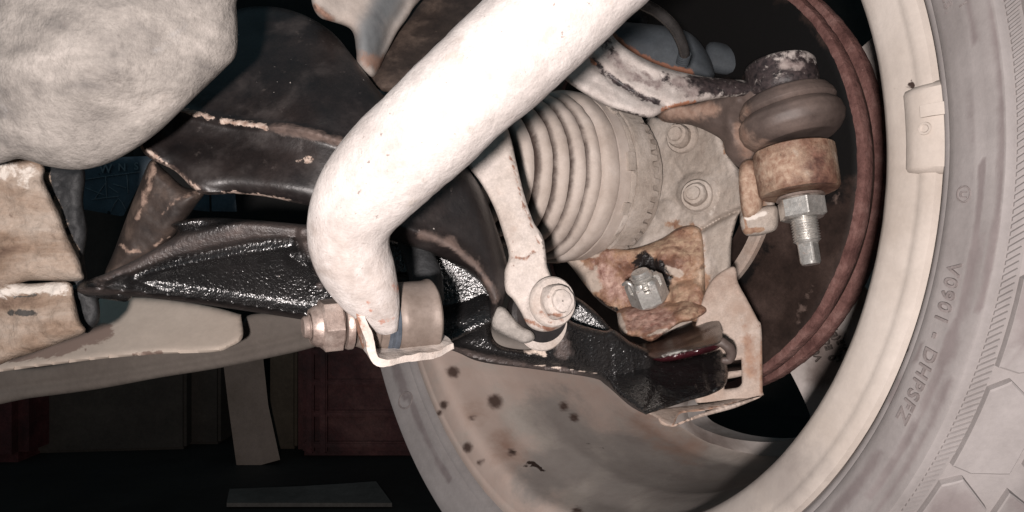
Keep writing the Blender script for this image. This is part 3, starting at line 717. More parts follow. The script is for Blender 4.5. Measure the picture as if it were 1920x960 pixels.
# hatching bars on the shoulder: too fine to pick apart
V = []; Fc = []; nb = 640
def shp(s):
    a = np.array(sp[17:20]); k = s * 2; i = min(int(k), 1); return a[i] + (a[i + 1] - a[i]) * (k - i)
for q in range(nb):
    th = 2 * math.pi * q / nb; lng = 0.96 if (q // 16) % 2 else 0.80
    b = len(V)
    for s in (0.08, lng):
        o, r = shp(s)
        for dt, hh in ((0, -0.0006), (0.00035, 0.0010), (0.0014, 0.0010), (0.0018, -0.0006)):
            t_ = th + dt / 0.26 + s * 0.0045 / 0.26
            V.append(wp(o - hh * 0.75, r + hh * 0.7, t_))
    Fc += [(b, b + 1, b + 5, b + 4), (b + 1, b + 2, b + 6, b + 5), (b + 2, b + 3, b + 7, b + 6), (b, b + 3, b + 2, b + 1), (b + 4, b + 5, b + 6, b + 7)]
mesh_obj("shoulder_hatching", V, Fc, M_tyre, tyre, 20, kind="stuff")
# tread blocks
tp = np.array(sp[20:27])
L_ = np.r_[0, np.cumsum(np.hypot(*np.diff(tp, axis=0).T))]
def tsurf(s, th, h):
    o = np.interp(s, L_, tp[:, 0]); r = np.interp(s, L_, tp[:, 1]); o2 = np.interp(s + 0.002, L_, tp[:, 0]); r2 = np.interp(s + 0.002, L_, tp[:, 1])
    dn = np.array([r2 - r, -(o2 - o)]); dn = dn / (np.linalg.norm(dn) + 1e-9)      # outward normal in (o, r): (-dr, do) -> flip
    return wp(o - dn[0] * h, r - dn[1] * h if dn[1] < 0 else r + dn[1] * h, th)
def block(name, poly, th0, h, inset=0.0008):
    c = np.mean(poly, 0); base = []; top = []; V = []
    pp = smooth_closed([(a, s, 'c') for a, s in poly], 0.003) if False else np.array(poly, float)
    dense = []
    for i in range(len(pp)):
        a, b = pp[i], pp[(i + 1) % len(pp)]
        dense += [a + (b - a) * k / 4 for k in range(4)]
    dense = np.array(dense); n_ = len(dense)
    for lay, (hh, sh) in enumerate(((-0.001, 1.0), (h * 0.85, 0.985), (h, 0.95))):
        for a, s in dense:
            a2, s2 = c[0] + (a - c[0]) * sh, c[1] + (s - c[1]) * sh
            V.append(tsurf(s2, th0 + a2, hh))
    V.append(tsurf(c[1], th0 + c[0], h))
    Fc = [(j * n_ + i, j * n_ + (i + 1) % n_, (j + 1) * n_ + (i + 1) % n_, (j + 1) * n_ + i) for j in range(2) for i in range(n_)] + [(2 * n_ + i, 2 * n_ + (i + 1) % n_, 3 * n_) for i in range(n_)]
    o_ = mesh_obj(name, V, Fc, M_tyre, tyre, 25)
    at = np.zeros(len(V)); at[-1] = rnd.choice([0.0, 0.9, 0.9, 0.7]); at[2 * n_:3 * n_] = [rnd.random() * 0.35 for _ in range(n_)]
    o_.data.attributes.new("wipe", "FLOAT", "POINT").data.foreach_set("value", at.astype(np.float32))
    return o_
PER = math.radians(9.0)
for k in range(-8, 6):
    th0 = k * PER
    block("tread_block", [(0.0, 0.0005), (PER * 0.80, 0.0005), (PER * 0.92, 0.007), (PER * 0.72, 0.020), (PER * 0.10, 0.020), (-PER * 0.02, 0.008)], th0, 0.0032)
    block("tread_block", [(PER * 0.2, 0.0232), (PER * 0.95, 0.0232), (PER * 0.75, 0.044), (PER * 0.0, 0.044)], th0, 0.0034)
    block("tread_block", [(0.0, 0.048), (PER * 0.8, 0.048), (PER * 0.8, 0.075), (0.0, 0.075)], th0, 0.0034)
# wheel weight clipped on the rim lip
wt = []
th_a, th_b = math.radians(6.6), math.radians(-2.6); V = []; Fc = []; m_ = 26
pf = [(-0.0052, 0.2268), (-0.0060, 0.2225), (-0.0054, 0.2180), (-0.0040, 0.2142), (-0.0016, 0.2126), (0.004, 0.2120), (0.004, 0.226), (-0.002, 0.2292), (-0.0046, 0.2292)]
for i in range(m_ + 1):
    t_ = th_a + (th_b - th_a) * i / m_; e_ = min(1, min(i, m_ - i) / 1.5 + 0.0)
    for o, r in pf: V.append(wp(o + (1 - e_) * 0.0035, r if r < .22 else r - (1 - e_) * 0.001, t_))
K = len(pf)
for i in range(m_):
    for j in range(K): Fc.append((i * K + j, i * K + (j + 1) % K, (i + 1) * K + (j + 1) % K, (i + 1) * K + j))
Fc += [tuple(range(K)), tuple(range(m_ * K, m_ * K + K))]
bw = mesh_obj("balance_weight", V, Fc, M_rim, wheel, 40)
V = []
cl = [(-0.0072, 0.2215), (-0.0074, 0.226), (-0.0056, 0.2300), (-0.003, 0.2300), (-0.0045, 0.226), (-0.0045, 0.2215)]
for t_ in (math.radians(4.2), math.radians(3.0)):
    for o, r in cl: V.append(wp(o, r, t_))
mesh_obj("spring_clip", V, [(0, 1, 2, 3, 4, 5), (6, 7, 8, 9, 10, 11)] + [(i, (i + 1) % 6, (i + 1) % 6 + 6, i + 6) for i in range(6)], M_rim, bw, 30)
lathe("stamped_dimple", wp(-0.0058, 0.2225, math.radians(1.9)), -AX, [(0, 0.0026), (0.0007, 0.0024), (0.0007, 0.0017), (0.0002, 0.0012), (0.0002, 0.0001)], M_rim, n=20, parent=bw)

# ------------------------------------------------------------------ brake disc
DC = np.array([0.113, 0.579, 0.052])
disc = thing("brake_disc", "brown vented brake disc with flaky red rusty rim edges", "brake disc", DC)
lathe("friction_face", DC, AX, [(0.0, 0.070)] + densify([(-0.0004, 0.072), (-0.0004, 0.146)], 0.004) + [(0.0006, 0.1475), (0.006, 0.1478), (0.006, 0.07)], M_discface, n=180, parent=disc, closed=True)
#(0.0, 0.070), (-0.0004, 0.072), (-0.0004, 0.146), (0.0006, 0.1475), (0.006, 0.1478), (0.006, 0.07)], M_discface, n=180, parent=disc, closed=True)
ff = [o for o in disc.children if o.name.startswith("friction_face")][0]
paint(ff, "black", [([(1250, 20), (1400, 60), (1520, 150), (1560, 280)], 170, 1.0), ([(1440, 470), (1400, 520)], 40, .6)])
paint(ff, "pale", [([(1515, 555), (1500, 600)], 28, .5), ([(1570, 380), (1580, 330)], 26, .45)])
for nm, s0, rr0 in (("rust_ring", 0.0, 0.1512), ("rust_ring", 0.0165, 0.1535)):
    lathe(nm, DC, AX, [(s0 + a, r) for a, r in [(-0.001, 0.1462), (-0.0014, 0.1485), (-0.0006, rr0 - 0.0006), (0.001, rr0), (0.004, rr0 + 0.0003), (0.0065, rr0), (0.0085, rr0 - 0.001), (0.009, 0.147), (0.006, 0.1462)]],
          M_discrust, n=420, parent=disc, closed=True, noise=[(0.0008, 60), (0.0005, 700)])
lathe("vent_web", DC, AX, [(0.008, 0.08), (0.008, 0.1475), (0.0165, 0.1475), (0.0165, 0.08)], M_discface, n=120, parent=disc, closed=True)
lathe("shield_rim", DC, AX, [(-0.004, 0.0835), (-0.006, 0.0845), (-0.006, 0.0905), (-0.0045, 0.092), (0.006, 0.092), (0.006, 0.0835)], M_shield, n=60, parent=disc, closed=True, t0=math.radians(186), t1=math.radians(246))
# ------------------------------------------------------------------ callipers and upper dark parts
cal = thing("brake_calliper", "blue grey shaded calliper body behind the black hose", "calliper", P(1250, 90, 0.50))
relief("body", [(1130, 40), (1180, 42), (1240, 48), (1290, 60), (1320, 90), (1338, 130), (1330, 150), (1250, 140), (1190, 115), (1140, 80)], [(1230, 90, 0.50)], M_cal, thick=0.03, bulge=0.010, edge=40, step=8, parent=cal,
       feats=[([(1150, 62), (1220, 50), (1275, 68), (1300, 95)], 5, -0.0012)], noise=[(0.0010, 120)])
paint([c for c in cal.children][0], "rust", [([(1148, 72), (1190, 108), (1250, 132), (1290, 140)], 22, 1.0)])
relief("piston_housing", [(1120, -20), (1150, -5), (1200, 15), (1212, 45), (1150, 45), (1120, 50)], [(1170, 15, 0.52)], M_dkgrey, thick=0.03, bulge=0.006, edge=20, step=9, parent=cal)
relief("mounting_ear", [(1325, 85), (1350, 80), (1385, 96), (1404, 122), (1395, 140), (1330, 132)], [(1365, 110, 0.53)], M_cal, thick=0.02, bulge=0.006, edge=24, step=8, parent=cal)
hose = thing("brake_hose", "black rubber hose curving down to a ribbed connector", "hose", P(1240, 50, 0.40))
sweep("hose_tube", [(1160, -30, 0.40, 0.0030), (1195, 2, 0.40, 0.0030), (1232, 22, 0.405, 0.0030), (1262, 50, 0.41, 0.0029), (1278, 80, 0.415, 0.0028), (1284, 104, 0.42, 0.0028)], M_hose, n=24, parent=hose)
c0 = P(1284, 100, 0.42); ax = to3(c0, P(1278, 122, 0.425))
pr = []
for k in range(6): pr += [(k * 0.0011, 0.0034), (k * 0.0011 + 0.0006, 0.0034), (k * 0.0011 + 0.0007, 0.0028), (k * 0.0011 + 0.001, 0.0028)]
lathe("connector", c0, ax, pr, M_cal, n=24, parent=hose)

# ------------------------------------------------------------------ steering knuckle
KN = [(1155, 330, 0.512), (1263, 330, 0.489), (1338, 330, 0.460), (1451, 330, 0.420), (1263, 560, 0.470), (1400, 560, 0.435), (1150, 560, 0.495)]
kn = thing("steering_knuckle", "mud caked steering knuckle casting between drive shaft and brake disc", "steering knuckle", P(1300, 380, 0.46))
relief("casting", [(1215, 228), (1245, 222), (1352, 224, 'c'), (1366, 250), (1356, 262), (1372, 300), (1395, 322), (1420, 305), (1440, 300), (1450, 340), (1452, 400), (1440, 436), (1400, 442), (1388, 420),
                  (1386, 400), (1372, 450), (1368, 520), (1345, 560), (1330, 610), (1290, 640), (1180, 600), (1140, 540), (1160, 470), (1200, 440), (1200, 330)],
       KN, M_dust, thick=0.03, bulge=0.006, edge=16, step=3.6, parent=kn, noise=[(0.0016, 70), (0.0007, 360)],
       feats=[([(1316, 430), (1350, 410), (1390, 392)], 5, -0.0060), ([(1310, 440), (1318, 500), (1300, 560)], 9, 0.0026), ([(1330, 440), (1352, 500), (1350, 560)], 18, 0.0035), ([(1280, 330), (1262, 300)], 5, -0.0012),
              ([(1330, 230), (1342, 262), (1368, 300)], 9, 0.0015), ([(1388, 322), (1400, 318), (1412, 326)], 9, -0.006)],
       blobs=[(1308, 362, 40, 0.0055), (1275, 258, 26, 0.0035), (1250, 395, 22, 0.003)])
body = kn.children[0]
paint(body, "rust", [([(1425, 330), (1420, 400)], 22, .75), ([(1350, 245), (1362, 285)], 12, .55), ([(1298, 430), (1318, 520), (1330, 600)], 28, .75), ([(1255, 420), (1290, 425)], 20, .6), ([(1390, 410), (1420, 432)], 14, .75)])
paint(body, "pale", [([(1395, 405), (1440, 398)], 18, .8), ([(1330, 400), (1355, 340)], 20, .4)])
paint(body, "black", [([(1396, 322)], 10, .5)])
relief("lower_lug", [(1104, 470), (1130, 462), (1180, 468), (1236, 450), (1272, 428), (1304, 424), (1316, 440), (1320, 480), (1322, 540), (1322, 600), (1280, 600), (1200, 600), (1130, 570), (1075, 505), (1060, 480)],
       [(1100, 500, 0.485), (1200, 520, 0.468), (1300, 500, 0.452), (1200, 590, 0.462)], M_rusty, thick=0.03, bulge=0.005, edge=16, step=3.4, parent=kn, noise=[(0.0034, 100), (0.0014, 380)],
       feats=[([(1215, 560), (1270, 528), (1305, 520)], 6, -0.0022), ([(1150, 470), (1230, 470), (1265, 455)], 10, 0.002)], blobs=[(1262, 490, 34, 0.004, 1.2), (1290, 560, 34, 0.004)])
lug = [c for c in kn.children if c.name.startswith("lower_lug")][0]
paint(lug, "ochre", [([(1200, 465), (1260, 455), (1300, 470)], 34, 1.0), ([(1285, 560), (1260, 540)], 34, .9), ([(1290, 500)], 22, .8)])
paint(lug, "pinkrust", [([(1130, 510), (1160, 545)], 40, .8), ([(1140, 480)], 24, .7)])
paint(lug, "dust", [([(1065, 490), (1110, 530)], 42, .9), ([(1250, 505), (1275, 512)], 16, .9), ([(1090, 480), (1120, 470)], 20, .8)])
paint(lug, "black", [([(1206, 490), (1226, 498), (1246, 524)], 30, 1.0), ([(1110, 570), (1150, 585)], 26, .9)])  # first stroke paints the castle nut's cast shadow
relief("pinch_lobe", [(1156, 584, 'c'), (1172, 576), (1200, 572), (1240, 562), (1280, 548), (1312, 560), (1326, 582), (1300, 600), (1275, 606), (1250, 622), (1222, 640), (1198, 632), (1182, 630), (1163, 622)],
       [(1160, 600, 0.452), (1230, 600, 0.440), (1310, 580, 0.436)], M_rusty, thick=0.03, bulge=0.007, edge=20, step=3.5, parent=kn, noise=[(0.0030, 130), (0.0013, 420)], feats=[([(1178, 580), (1188, 625)], 5, -0.002)],
       blobs=[(1285, 580, 24, 0.003)])
lobe = [c for c in kn.children if c.name.startswith("pinch_lobe")][0]
paint(lobe, "pinkrust", [([(1190, 600), (1240, 600)], 42, 1.0)]); paint(lobe, "ochre", [([(1290, 580)], 34, 1.0)]); paint(lobe, "dust", [([(1160, 590), (1170, 620)], 12, 1.0), ([(1200, 634), (1250, 618)], 8, .7)])
# flanged bolts on the casting
def bolt(name, px, py, d, r, parent, m, axis=(-0.72, -0.68, 0.08), washer=1.5, h=0.006, hexa=True):
    c = P(px, py, d); a = np.array(axis, float); a /= np.linalg.norm(a)
    w = lathe(name, c - a * 0.002, a, [(0, 0.0001), (0, r * washer), (0.0018, r * washer), (0.0028, r * washer * 0.93), (0.003, r * 1.0), (0.003, 0.0001)], m, n=40, parent=parent, noise=[(0.0002, 500)])
    if hexa: hexnut("bolt_head", c + a * 0.0008, a, r, h, m, parent=w, rot=0.3)
    else: lathe("bolt_head", c + a * 0.0008, a, densify([(0, r * 1.05), (h * 0.55, r * 1.02), (h * 0.8, r * 0.9), (h * 0.85, r * 0.66), (h * 1.05, r * 0.60), (h * 1.1, r * 0.5), (h * 1.1, 0.0001)], 0.0008), m, n=48, parent=w, noise=[(0.0012, 150), (0.0005, 500)])
bolt("flange_bolt", 1278, 256, 0.476, 0.0066, kn, M_dust, axis=(-0.62, -0.78, 0.05), h=0.009, hexa=False)
bolt("flange_bolt", 1306, 366, 0.459, 0.0062, kn, M_dust, axis=(-0.45, -0.88, 0.1), h=0.007, hexa=False)
paint(kn.children[-1], "pale", [([(1306, 366)], 9, .9)])
# steering arm that carries the tie rod stud
relief("steering_arm", [(1230, 190), (1290, 196), (1350, 180), (1400, 165), (1430, 175), (1440, 230), (1420, 285), (1395, 318), (1362, 290), (1352, 262), (1300, 236), (1240, 226)],
       [(1240, 210, 0.455), (1340, 210, 0.430), (1420, 240, 0.415)], M_rubber, thick=0.02, bulge=0.006, edge=22, step=5, parent=kn, noise=[(0.0012, 120), (0.0004, 500)],
       feats=[([(1380, 190), (1365, 225), (1375, 270)], 8, 0.002)])
paint([c for c in kn.children if c.name.startswith("steering_arm")][0], "rust", [([(1250, 212), (1330, 205)], 30, .9), ([(1400, 290), (1385, 240)], 24, .8)])
TA = to3(P(1466, 150, 0.412), P(1518, 480, 0.3955)); TA /= np.linalg.norm(TA)
def tpt(py):       # point on the tie rod stud axis at image row py
    a, b = P(1466, 150, 0.412), P(1518, 480, 0.3955); lo, hi = -1.0, 2.0
    for _ in range(40):
        m = (lo + hi) / 2
        if topx((a + (b - a) * m)[None])[0][1] < py: lo = m
        else: hi = m
    return a + (b - a) * lo
bc = tpt(280)
lathe("tapered_boss", bc, TA, densify([(0, 0.0001), (0, 0.0185), (0.001, 0.0200), (0.012, 0.0200), (0.0215, 0.0196), (0.0228, 0.0185), (0.0228, 0.0001)], 0.0012), M_boss, n=96, parent=kn, noise=[(0.0007, 140), (0.0003, 600)])
boss = kn.children[-1]
for c in kn.children:
    if c.name.startswith("tapered_boss"): boss = c
paint(boss, "ochre", [([(1430, 320), (1470, 315)], 46, 1.0)]); paint(boss, "dark", [([(1530, 300), (1545, 350)], 40, .9)])
relief("arm_neck", [(1388, 310), (1414, 300), (1430, 330), (1432, 372), (1424, 400), (1396, 410), (1386, 360)], [(1400, 350, 0.415), (1430, 350, 0.405)], M_boss, thick=0.02, bulge=0.005, edge=18, step=5, parent=kn, noise=[(0.0008, 150)])
for c in kn.children:
    if c.name.startswith("arm_neck"): paint(c, "ochre", [([(1400, 340), (1415, 390)], 40, 1.0)])
relief("arm_rib", [(1388, 412), (1400, 398), (1440, 386), (1458, 390), (1458, 424), (1444, 436), (1404, 442), (1392, 432)], [(1420, 415, 0.412)], M_dust, thick=0.012, bulge=0.004, edge=14, step=4, parent=kn, noise=[(0.0006, 200)])
for c in kn.children:
    if c.name.startswith("arm_rib"):
        paint(c, "pale", [([(1400, 408), (1450, 396)], 10, .6)]); paint(c, "rust", [([(1398, 434), (1430, 430)], 10, .9), ([(1396, 405), (1400, 430)], 6, .9)])

# ------------------------------------------------------------------ drive shaft boot and tone ring
ds = thing("drive_shaft_joint", "ribbed dusty rubber boot with toothed ring on the drive shaft", "drive shaft", wp(-0.02, 0, 0))
BC = W0 + np.array([0, 0, 0.0062])
pr = [(-0.078, 0.0001), (-0.078, 0.024), (-0.070, 0.026)]
crests = [(-0.0660, 0.0325), (-0.0570, 0.0375), (-0.0475, 0.0418), (-0.0385, 0.0452), (-0.0295, 0.0480), (-0.0205, 0.0502)]
for k, (o, r) in enumerate(crests):
    pr += [(o - 0.0044, r - 0.0068), (o - 0.0038, r - 0.0032), (o - 0.0026, r - 0.0010), (o - 0.0008, r - 0.0001), (o + 0.0012, r), (o + 0.0028, r - 0.0005), (o + 0.0036, r - 0.0022), (o + 0.0040, r - 0.0058)]
pr += [(-0.0158, 0.0465), (-0.0150, 0.0500), (-0.0138, 0.0512), (-0.0120, 0.0518), (-0.0070, 0.0520), (-0.0050, 0.0512), (-0.0046, 0.046)]
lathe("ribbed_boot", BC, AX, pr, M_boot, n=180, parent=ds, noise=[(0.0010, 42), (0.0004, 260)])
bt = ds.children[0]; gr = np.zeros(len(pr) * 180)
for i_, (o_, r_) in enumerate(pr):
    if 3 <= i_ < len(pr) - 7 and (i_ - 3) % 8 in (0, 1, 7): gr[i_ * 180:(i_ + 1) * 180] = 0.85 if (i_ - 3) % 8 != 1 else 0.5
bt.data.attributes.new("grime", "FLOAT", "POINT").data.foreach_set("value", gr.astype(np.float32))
lathe("clamp_band", BC, AX, densify([(-0.0042, 0.0485), (-0.0040, 0.0512), (0.0035, 0.0514), (0.0040, 0.0485)], 0.002), M_boot, n=160, parent=ds, closed=True, noise=[(0.0004, 160)])
lathe("joint_housing", BC, AX, densify([(0.0042, 0.0001), (0.0042, 0.0490), (0.006, 0.0502), (0.009, 0.0502), (0.0105, 0.0484), (0.020, 0.0478), (0.034, 0.046), (0.034, 0.0001)], 0.002), M_dust, n=160, parent=ds, noise=[(0.0009, 120), (0.0004, 500)])
def tooth(i, t, s, r):
    if i in (3, 4, 5) and s > 0.02: 
        q = (t * 46 / (2 * math.pi)) % 1
        s = s - (0.0042 if q < 0.42 else 0.0) - 0.0006 * math.sin(t * 11.0) - 0.0004 * math.sin(t * 29)
    return s, r
lathe("toothed_ring", BC, AX, [(0.0115, 0.0460), (0.0118, 0.0502), (0.019, 0.0512), (0.0262, 0.0510), (0.0268, 0.0500), (0.0262, 0.0450)], M_dust, n=460, parent=ds, cb=tooth, closed=True, sharp=30, noise=[(0.0006, 160)])
# clamp ear and small lugs on the band
def lug_on(name, o, r, th, w, hgt, ln):
    V = []
    for hh in (-0.002, hgt):
        for oo, tt in ((-ln, -w), (ln, -w), (ln, w), (-ln, w)):
            t_ = th + tt; V.append(BC + AX * (o + oo) + (r + hh) * (math.cos(t_) * ER + math.sin(t_) * EZ))
    mesh_obj(name, V, [(3, 2, 1, 0), (4, 5, 6, 7), (0, 1, 5, 4), (1, 2, 6, 5), (2, 3, 7, 6), (3, 0, 4, 7)], M_dust, ds, 30)
lug_on("clamp_ear", 0.003, 0.0512, math.radians(6), 0.10, 0.0022, 0.0028)
lug_on("clamp_ear", 0.003, 0.0512, math.radians(-24), 0.07, 0.0016, 0.0022)
lug_on("clamp_ear", 0.003, 0.0512, math.radians(46), 0.06, 0.0016, 0.0022)
lathe("shaft", W0, -AX, [(0.05, 0.0001), (0.05, 0.014), (0.16, 0.014), (0.16, 0.0001)], M_black, n=32, parent=ds)

# ------------------------------------------------------------------ tie rod end
tr = thing("tie_rod_end", "tie rod end with swollen rubber boot, shiny nut and bare threaded stud", "tie rod", tpt(220))
relief("forged_arm", [(1030, 120), (1070, 90), (1110, 70), (1135, 35), (1150, 42), (1150, 68), (1186, 98), (1240, 124), (1290, 138), (1340, 146), (1400, 150), (1428, 150), (1430, 176), (1400, 180), (1350, 184), (1290, 196),
                      (1250, 206), (1222, 220), (1190, 216), (1150, 204), (1110, 184), (1070, 158), (1040, 132)],
       [(1040, 120, 0.385), (1150, 120, 0.395), (1300, 160, 0.402), (1420, 160, 0.410)], M_patch, thick=0.015, bulge=0.006, edge=18, step=4, parent=tr, noise=[(0.0010, 140), (0.0005, 600)],
       feats=[([(1110, 110), (1150, 150), (1210, 185), (1250, 196)], 7, -0.0030), ([(1150, 62), (1190, 110), (1250, 138)], 8, 0.002)])
arm = tr.children[0]
paint(arm, "black", [([(1112, 112), (1150, 150), (1200, 180), (1235, 192)], 11, .85), ([(1135, 55), (1138, 85)], 20, .62), ([(1300, 160), (1350, 160), (1400, 162)], 34, 1.0), ([(1146, 92), (1160, 118)], 12, .7), ([(1150, 205), (1210, 219)], 5, .8), ([(1240, 145), (1290, 165)], 18, .5)])
paint(arm, "grey", [([(1140, 95), (1170, 130), (1230, 160)], 22, .62), ([(1270, 150), (1300, 170)], 26, .7)])
paint(arm, "rust", [([(1105, 108), (1115, 120)], 9, 1.0), ([(1240, 205), (1300, 192)], 12, .6)])
hc = tpt(118)
lathe("housing_cap", hc, TA, densify([(0, 0.0001), (0.0, 0.0150), (0.0008, 0.0168), (0.0022, 0.0176), (0.014, 0.0180), (0.017, 0.0172), (0.018, 0.016), (0.018, 0.0001)], 0.0014), M_patch, n=96, parent=tr, noise=[(0.0003, 300)])
for c in tr.children:
    if c.name.startswith("housing_cap"): paint(c, "black", [([(1400, 140), (1525, 160)], 90, 0.9), ([(1500, 150), (1530, 165)], 44, 1.0), ([(1420, 125), (1530, 130)], 50, .9)]); paint(c, "grey", [([(1465, 120), (1500, 122)], 14, .7)])
b0 = tpt(178)
pr = densify([(0, 0.0001), (0, 0.0195), (0.001, 0.0215), (0.0045, 0.0238), (0.0068, 0.0243), (0.0080, 0.0236), (0.0088, 0.0226), (0.0096, 0.0236), (0.0120, 0.0256), (0.0160, 0.0262), (0.0200, 0.0250), (0.0232, 0.0222), (0.0250, 0.0195), (0.0256, 0.0001)], 0.0009)
lathe("rubber_boot", b0, TA + np.array([0.10, 0, 0.0]), pr, M_rubber, n=110, parent=tr, noise=[(0.0006, 60)])
for c in tr.children:
    if c.name.startswith("rubber_boot"): paint(c, "rust", [([(1385, 250), (1400, 280), (1450, 292)], 34, .8), ([(1400, 200), (1385, 230)], 18, .5)])
nb_ = tpt(372)
nut = hexnut("hex_nut", nb_, TA, 0.0101, 0.0105, M_steel, tr, hole=0.0066, rot=0.42)
lathe("nut_washer", tpt(368), TA, [(0, 0.0001), (0, 0.0115), (0.0012, 0.0118), (0.0012, 0.0001)], M_bsteel, n=40, parent=tr)
st_ = threads("threaded_stud", tpt(404), TA, 0.0066, 0.0135, 0.00135, M_steel, tr, dep=0.0009)
sq = tpt(452); rr_ = 0.0046
def sqcb(i, t, s, r):
    a = (t % (math.pi / 2)) - math.pi / 4
    return s, min(r, 0.0040 / math.cos(a))
lathe("square_tip", sq, TA, [(-0.001, 0.0001), (-0.001, 0.0052), (0.0105, 0.0050), (0.0118, 0.0042), (0.0118, 0.0001)], M_steel, n=48, parent=st_, cb=sqcb, sharp=25)

# ------------------------------------------------------------------ black lower control arm
ca = thing("control_arm", "black painted cast control arm with textured web running to the ball joint", "control arm", P(700, 560, 0.36))
relief("web_casting", [(150, 532), (200, 512), (262, 482), (330, 440), (322, 420), (380, 408), (470, 412), (560, 420), (640, 428), (740, 450), (830, 470), (920, 520), (940, 560), (926, 590), (922, 625), (940, 648), (990, 655), (1010, 640),
                      (1040, 610), (1062, 590), (1074, 604), (1130, 620), (1150, 618), (1180, 640), (1228, 674), (1212, 778, 'c'), (1180, 760), (1136, 722), (1108, 708), (1000, 692), (900, 678), (830, 652), (640, 612), (400, 574), (250, 556), (156, 552)],
       [(160, 545, 0.356), (400, 430, 0.348), (400, 580, 0.365), (620, 425, 0.352), (640, 610, 0.370), (900, 620, 0.371), (1100, 660, 0.395), (1215, 720, 0.412), (700, 460, 0.375)], M_black, thick=0.018, bulge=0.006, edge=14, step=4.2, parent=ca, noise=[(0.0006, 60)],
       feats=[([(150, 552), (400, 578), (640, 616), (760, 640)], 22, 0.0040, "flat"), ([(196, 510), (330, 462), (470, 430), (575, 428)], 24, 0.0045, "flat"), ([(585, 440), (600, 480), (640, 520)], 30, 0.0045, "flat"), ([(300, 450), (440, 404), (560, 410)], 14, -0.003),
              ([(250, 530), (320, 545), (400, 556), (500, 572), (620, 592)], 9, 0.0024), ([(250, 520), (330, 500), (430, 480), (500, 470), (545, 462)], 11, 0.0030), ([(548, 484), (580, 505), (620, 524)], 10, 0.0028),
              ([(820, 640), (900, 668), (1000, 684), (1100, 700), (1200, 772)], 8, -0.0045), ([(930, 560), (905, 610), (820, 630)], 14, 0.003), ([(1075, 600), (1060, 640), (1090, 690)], 14, 0.0015)] + [([(1108 + 5.5 * k, 628 + k), (1112 + 5.5 * k, 680 + k)], 1.8, 0.0006) for k in range(6)] + [([(1150 + 7 * k, 646 + 4 * k), (1156 + 7 * k, 712 + 3 * k)], 2.0, 0.0008) for k in range(6)],
       blobs=[(760, 560, 50, -0.006)])
web = ca.children[0]
paint(web, "matte", [([(150, 552), (400, 582), (640, 620), (800, 650)], 26, 1.0), ([(190, 508), (330, 462), (470, 434), (560, 428), (590, 470)], 34, 1.0), ([(600, 480), (650, 520)], 30, 1.0), ([(820, 655), (1000, 692), (1110, 712), (1200, 775)], 16, 1.0)])
paint(web, "dust", [([(1010, 640), (1050, 620), (1060, 660)], 30, .9), ([(830, 652), (1000, 688), (1110, 706), (1200, 770)], 13, .75), ([(190, 530), (210, 510)], 30, .5), ([(215, 512), (330, 462), (470, 428)], 14, .7), ([(560, 430), (590, 470), (600, 540)], 14, .5)])
paint(web, "pale", [([(985, 655), (1020, 662)], 12, .7), ([(1000, 684), (1120, 700)], 4, .6)])
relief("upper_rail", [(300, 150), (380, 60), (440, 20), (500, 12), (560, 24), (620, 58), (665, 110), (720, 180), (800, 250), (850, 288), (900, 350), (932, 430), (952, 500), (952, 540), (936, 586), (918, 600), (918, 560),
                     (900, 530), (860, 500), (800, 472), (752, 456), (700, 440), (640, 404), (575, 385), (500, 369), (440, 363), (376, 362), (330, 322), (262, 272)],
       [(320, 200, 0.345), (500, 60, 0.375), (600, 200, 0.340), (450, 300, 0.335), (800, 330, 0.350), (930, 500, 0.362), (650, 350, 0.335)], M_rail, thick=0.02, bulge=0.010, edge=34, step=5, parent=ca, noise=[(0.0012, 40)],
       feats=[([(330, 205), (400, 222), (470, 234), (560, 243), (650, 268)], 8, 0.0030), ([(330, 250), (560, 290)], 30, -0.003), ([(262, 272), (320, 318), (378, 362)], 8, 0.0025), ([(450, 30), (640, 120), (760, 250)], 40, -0.003),
              ([(376, 362), (500, 369), (575, 385)], 6, 0.002), ([(742, 420), (830, 452), (890, 500), (925, 560)], 12, 0.003)])
rail = ca.children[-1]
for c in ca.children:
    if c.name.startswith("upper_rail"): rail = c
paint(rail, "pale", [([(332, 206), (360, 210), (400, 222)], 8, 1.0), ([(415, 226), (460, 232), (500, 238)], 8, 1.0), ([(265, 275), (300, 300), (340, 332), (370, 355)], 6, .9), ([(420, 364), (480, 366), (540, 378)], 8, .95),
                     ([(560, 298), (582, 300)], 10, .5)])
paint(rail, "dust", [([(500, 240), (560, 246), (640, 268)], 16, .85), ([(380, 365), (560, 384)], 12, .8), ([(790, 440), (850, 455), (900, 510), (930, 560)], 16, .8), ([(262, 275), (370, 358)], 14, .7)])
relief("diagonal_strut", [(284, 300), (310, 320), (345, 350), (384, 358), (368, 384), (335, 430), (310, 462), (292, 480), (262, 500), (215, 520), (196, 516), (214, 470), (240, 400), (262, 345)],
       [(300, 330, 0.350), (340, 380, 0.350), (220, 500, 0.357), (300, 470, 0.356)], M_strut, thick=0.02, bulge=0.010, edge=30, step=4.5, parent=ca, noise=[(0.0010, 90), (0.0004, 400)])
for c in ca.children:
    if c.name.startswith("diagonal_strut"): paint(c, "pale", [([(288, 310), (278, 345), (268, 380)], 11, .95), ([(262, 395), (258, 408)], 7, .9), ([(228, 460), (240, 472), (262, 470)], 5, .9), ([(290, 462), (305, 448)], 4, .7), ([(370, 360), (330, 375), (305, 400)], 6, .5)])
